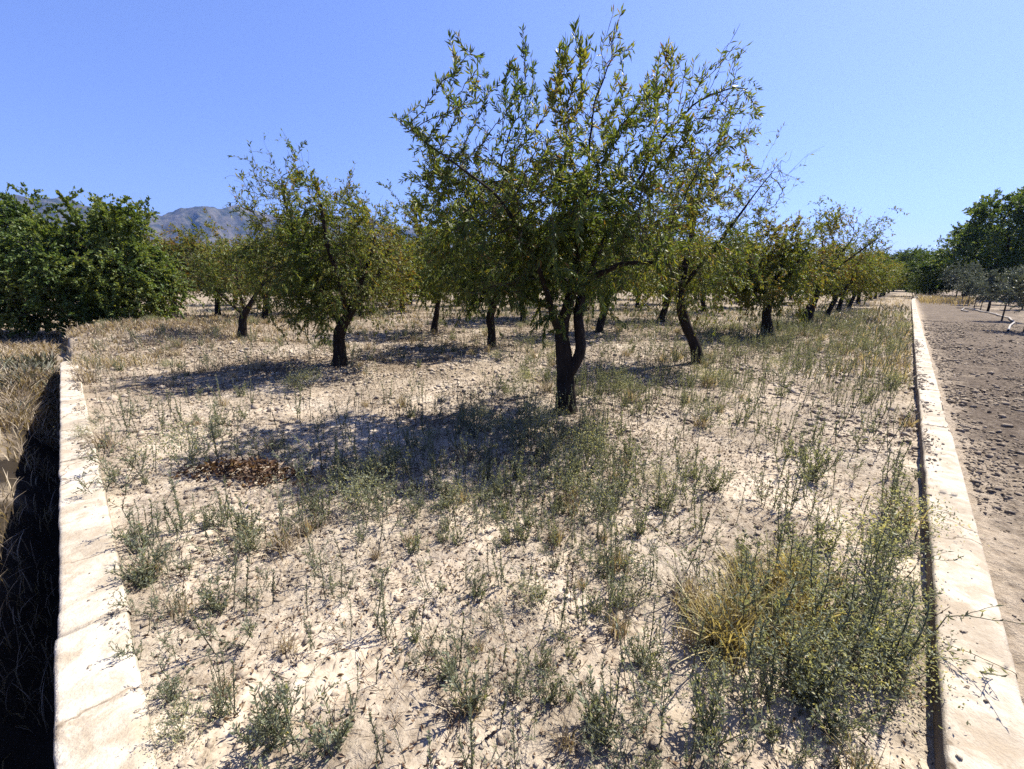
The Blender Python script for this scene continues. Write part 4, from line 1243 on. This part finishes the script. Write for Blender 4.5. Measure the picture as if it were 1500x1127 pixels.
g = Geo()
xy = wedge(220000, .7, 28, .55); xy = xy[infield(xy)]
ca = 0
for t in (gnd(828, 605), gnd(1022, 531), gnd(498, 539), gnd(720, 509), gnd(1125, 493)):
    ca = ca + .8 * np.exp(-((xy[:, 0] - t[0] + .3) ** 2 + (xy[:, 1] - t[1] + .3) ** 2) / 3.5)
xy = xy[rg.random(len(xy)) < np.clip(.3 + ca + 1.1 * fbm(xy[:, 0] * 1.1, xy[:, 1] * 1.1, 3, 140), .04, 1)]
for t, w_, m_ in ((gnd(828, 605), 1.5, 30000), (gnd(1022, 531), 1.3, 6000), (gnd(498, 539), 1.5, 16000), (gnd(720, 509), 1.4, 5000), (gnd(357, 501), 1.4, 3000), (gnd(1125, 493), 1.6, 4000)):  # extra fallen leaves under the crowns, thickened to deepen the shade there
    q_ = rg.normal(size=(m_, 2)) * w_ + t[:2] - [.55, .45]
    xy = np.concatenate([xy, q_[infield(q_) & (rg.random(m_) < np.clip(.5 + 1.6 * fbm(q_[:, 0] * 1.6, q_[:, 1] * 1.6, 3, 170), .05, 1))]])
n = len(xy); rr = np.hypot(xy[:, 0], xy[:, 1])
sz = rg.uniform(.010, .032, n) * np.clip(rr / 7, 1, 2)
leaves(g, np.stack([xy[:, 0], xy[:, 1], gh(xy[:, 0], xy[:, 1]) + .008], 1), rg.normal(size=(n, 3)) * [1, 1, .3] + [0, 0, .12], sz, sz * .36, np.clip(rg.normal(.45, .28, n), 0, 1), curl=.3, fold=.4)
xy = np.concatenate([wedge(30000, .7, 18, 1.1), wedge(110000, 2.5, 26, .45)]); xy = xy[infield(xy)]
xy = xy[rg.random(len(xy)) < np.clip(.45 + 1.3 * fbm(xy[:, 0] * .9, xy[:, 1] * .9, 3, 145), .08, 1)]; n = len(xy); rr = np.hypot(xy[:, 0], xy[:, 1])      # straw bits and twigs
L = rg.uniform(.02, .10, n)
leaves(g, np.stack([xy[:, 0], xy[:, 1], gh(xy[:, 0], xy[:, 1]) + .01], 1), rg.normal(size=(n, 3)) * [1, 1, .22] + [0, 0, .06], L * np.clip(rr / 7, 1, 2), .0028 * np.clip(rr / 5, 1, 3), np.clip(rg.normal(.6, .3, n), 0, 1), curl=.05)
o = g.build('leaf_litter', [M['brown']]); tag(o, kind='stuff')

ico = np.array([(0, 0, 1), (.894, 0, .447), (.276, .851, .447), (-.724, .526, .447), (-.724, -.526, .447), (.276, -.851, .447), (.724, .526, -.447), (-.276, .851, -.447), (-.894, 0, -.447), (-.276, -.851, -.447), (.724, -.526, -.447), (0, 0, -1)])
icf = np.array([(0, 1, 2), (0, 2, 3), (0, 3, 4), (0, 4, 5), (0, 5, 1), (1, 6, 2), (2, 7, 3), (3, 8, 4), (4, 9, 5), (5, 10, 1), (1, 10, 6), (2, 6, 7), (3, 7, 8), (4, 8, 9), (5, 9, 10), (6, 11, 7), (7, 11, 8), (8, 11, 9), (9, 11, 10), (10, 11, 6)])


def clods(name, xy, hf, mat, smin, smax):
    n = len(xy); rr = np.hypot(xy[:, 0], xy[:, 1])
    s = smin * (1 - rg.random(n) * (1 - (smin / smax) ** 1.6)) ** (-1 / 1.6) * np.clip(rr / 3.5, .8, 2.2)
    V = ico[None] * (1 + rg.normal(size=(n, 12, 1)) * .3) * s[:, None, None] * np.stack([rg.uniform(.7, 1.3, n), rg.uniform(.7, 1.3, n), rg.uniform(.5, .9, n)], 1)[:, None]
    V = V + np.stack([xy[:, 0], xy[:, 1], hf(xy[:, 0], xy[:, 1]) + s * .15], 1)[:, None]
    F = (np.arange(n)[:, None, None] * 12 + icf[None]).reshape(-1, 3)
    o = mk(name, V.reshape(-1, 3), [F], mat, attrs={'tone': np.repeat(np.clip(rg.normal(.45, .28, n), 0, .9), 12)}); tag(o, kind='stuff')


xy = wedge(190000, .7, 20, 1.1); xy = xy[infield(xy, .01)]
xy = xy[rg.random(len(xy)) < np.clip(.08 + 1.0 * sstep(-.12, .4, fbm(xy[:, 0] * 1.4, xy[:, 1] * 1.4, 3, 150)) + .8 * fbm(xy[:, 0] * 6, xy[:, 1] * 6, 2, 155), .03, 1)]
clods('soil_clods', xy, gh, M['soil'], .0028, .03)
for nm_, og_, dd_, nn_, sg_, ww_, L_ in (('left', LO, DL, NL, -1, WL, 10), ('right', RO, DR, NR, 1, WR, 14)):
    q_ = rg.uniform(-.6, L_, 2600); e_ = np.abs(rg.normal(size=2600)) * .06
    if sg_ < 0: e_ = ww_ - e_
    k_ = (e_ > .012) & (e_ < ww_ - .012) & (rg.random(2600) < np.clip(.3 + 1.6 * fbm(q_ * 1.3, q_ * 0, 3, 199), .03, 1))
    p_ = og_ + dd_ * q_[k_][:, None] + nn_ * (sg_ * e_[k_])[:, None]
    clods('wall_crumbs', p_, lambda x, y: np.full(len(x), .152), M['soil'], .0022, .012)
s = .2 + 24 * rg.random(70000) ** 2.2; d = WR + .05 + 4.5 * rg.random(70000) ** 1.2
xy = RO + DR * (s - .8)[:, None] + NR * d[:, None]
xy = xy[rg.random(len(xy)) < np.clip(.5 + 1.3 * fbm(xy[:, 0] * 1.1, xy[:, 1] * 1.1, 3, 160), .1, 1)]
clods('path_clods', xy, gpath, M['path'], .0032, .02)

# ------------------------------------------------------------------ light, sky, camera
w = bpy.data.worlds.new('World'); SC.world = w; w.use_nodes = True
nt = w.node_tree; bg = nt.nodes['Background']
sky = nt.nodes.new('ShaderNodeTexSky'); sky.sky_type = 'NISHITA'; sky.sun_disc = False
sky.sun_elevation = SUN_EL; sky.sun_rotation = SUN_AZ
sky.altitude = 300; sky.air_density = 1.0; sky.dust_density = 1.0; sky.ozone_density = 2.5
gm = nt.nodes.new('ShaderNodeGamma'); gm.inputs['Gamma'].default_value = .75
nt.links.new(sky.outputs[0], gm.inputs['Color'])
nt.links.new(mix(nt, 1.0, gm.outputs[0], (.96, 1.11, 1.84), 'MULTIPLY'), bg.inputs['Color']); bg.inputs['Strength'].default_value = .064

sd = bpy.data.lights.new('sun', 'SUN'); sd.energy = 5.0; sd.angle = math.radians(.5); sd.color = (1, .945, .82)
so = bpy.data.objects.new('sun', sd); COL.objects.link(so)
so.rotation_euler = (PI / 2 - SUN_EL, 0, -SUN_AZ + PI)
so.location = (20, 20, 30)
from mathutils import Vector
dvec = Vector((math.sin(SUN_AZ) * math.cos(SUN_EL), math.cos(SUN_AZ) * math.cos(SUN_EL), math.sin(SUN_EL)))
so.rotation_euler = dvec.to_track_quat('Z', 'Y').to_euler()

cd = bpy.data.cameras.new('camera'); co = bpy.data.objects.new('camera', cd); COL.objects.link(co)
co.location = (0, 0, H); co.rotation_euler = (PI / 2 - PITCH, 0, 0)
cd.sensor_fit = 'HORIZONTAL'; cd.sensor_width = 36; cd.lens = 36 * FOC / 1500
cd.clip_start = .05; cd.clip_end = 20000
SC.camera = co
SC.view_settings.view_transform = 'Standard'; SC.view_settings.look = 'None'
SC.view_settings.exposure = 1.5; SC.view_settings.gamma = 1
SC.cycles.use_denoising = False; SC.cycles.max_bounces = 6; SC.cycles.diffuse_bounces = 3; SC.cycles.transmission_bounces = 4; SC.cycles.volume_bounces = 0
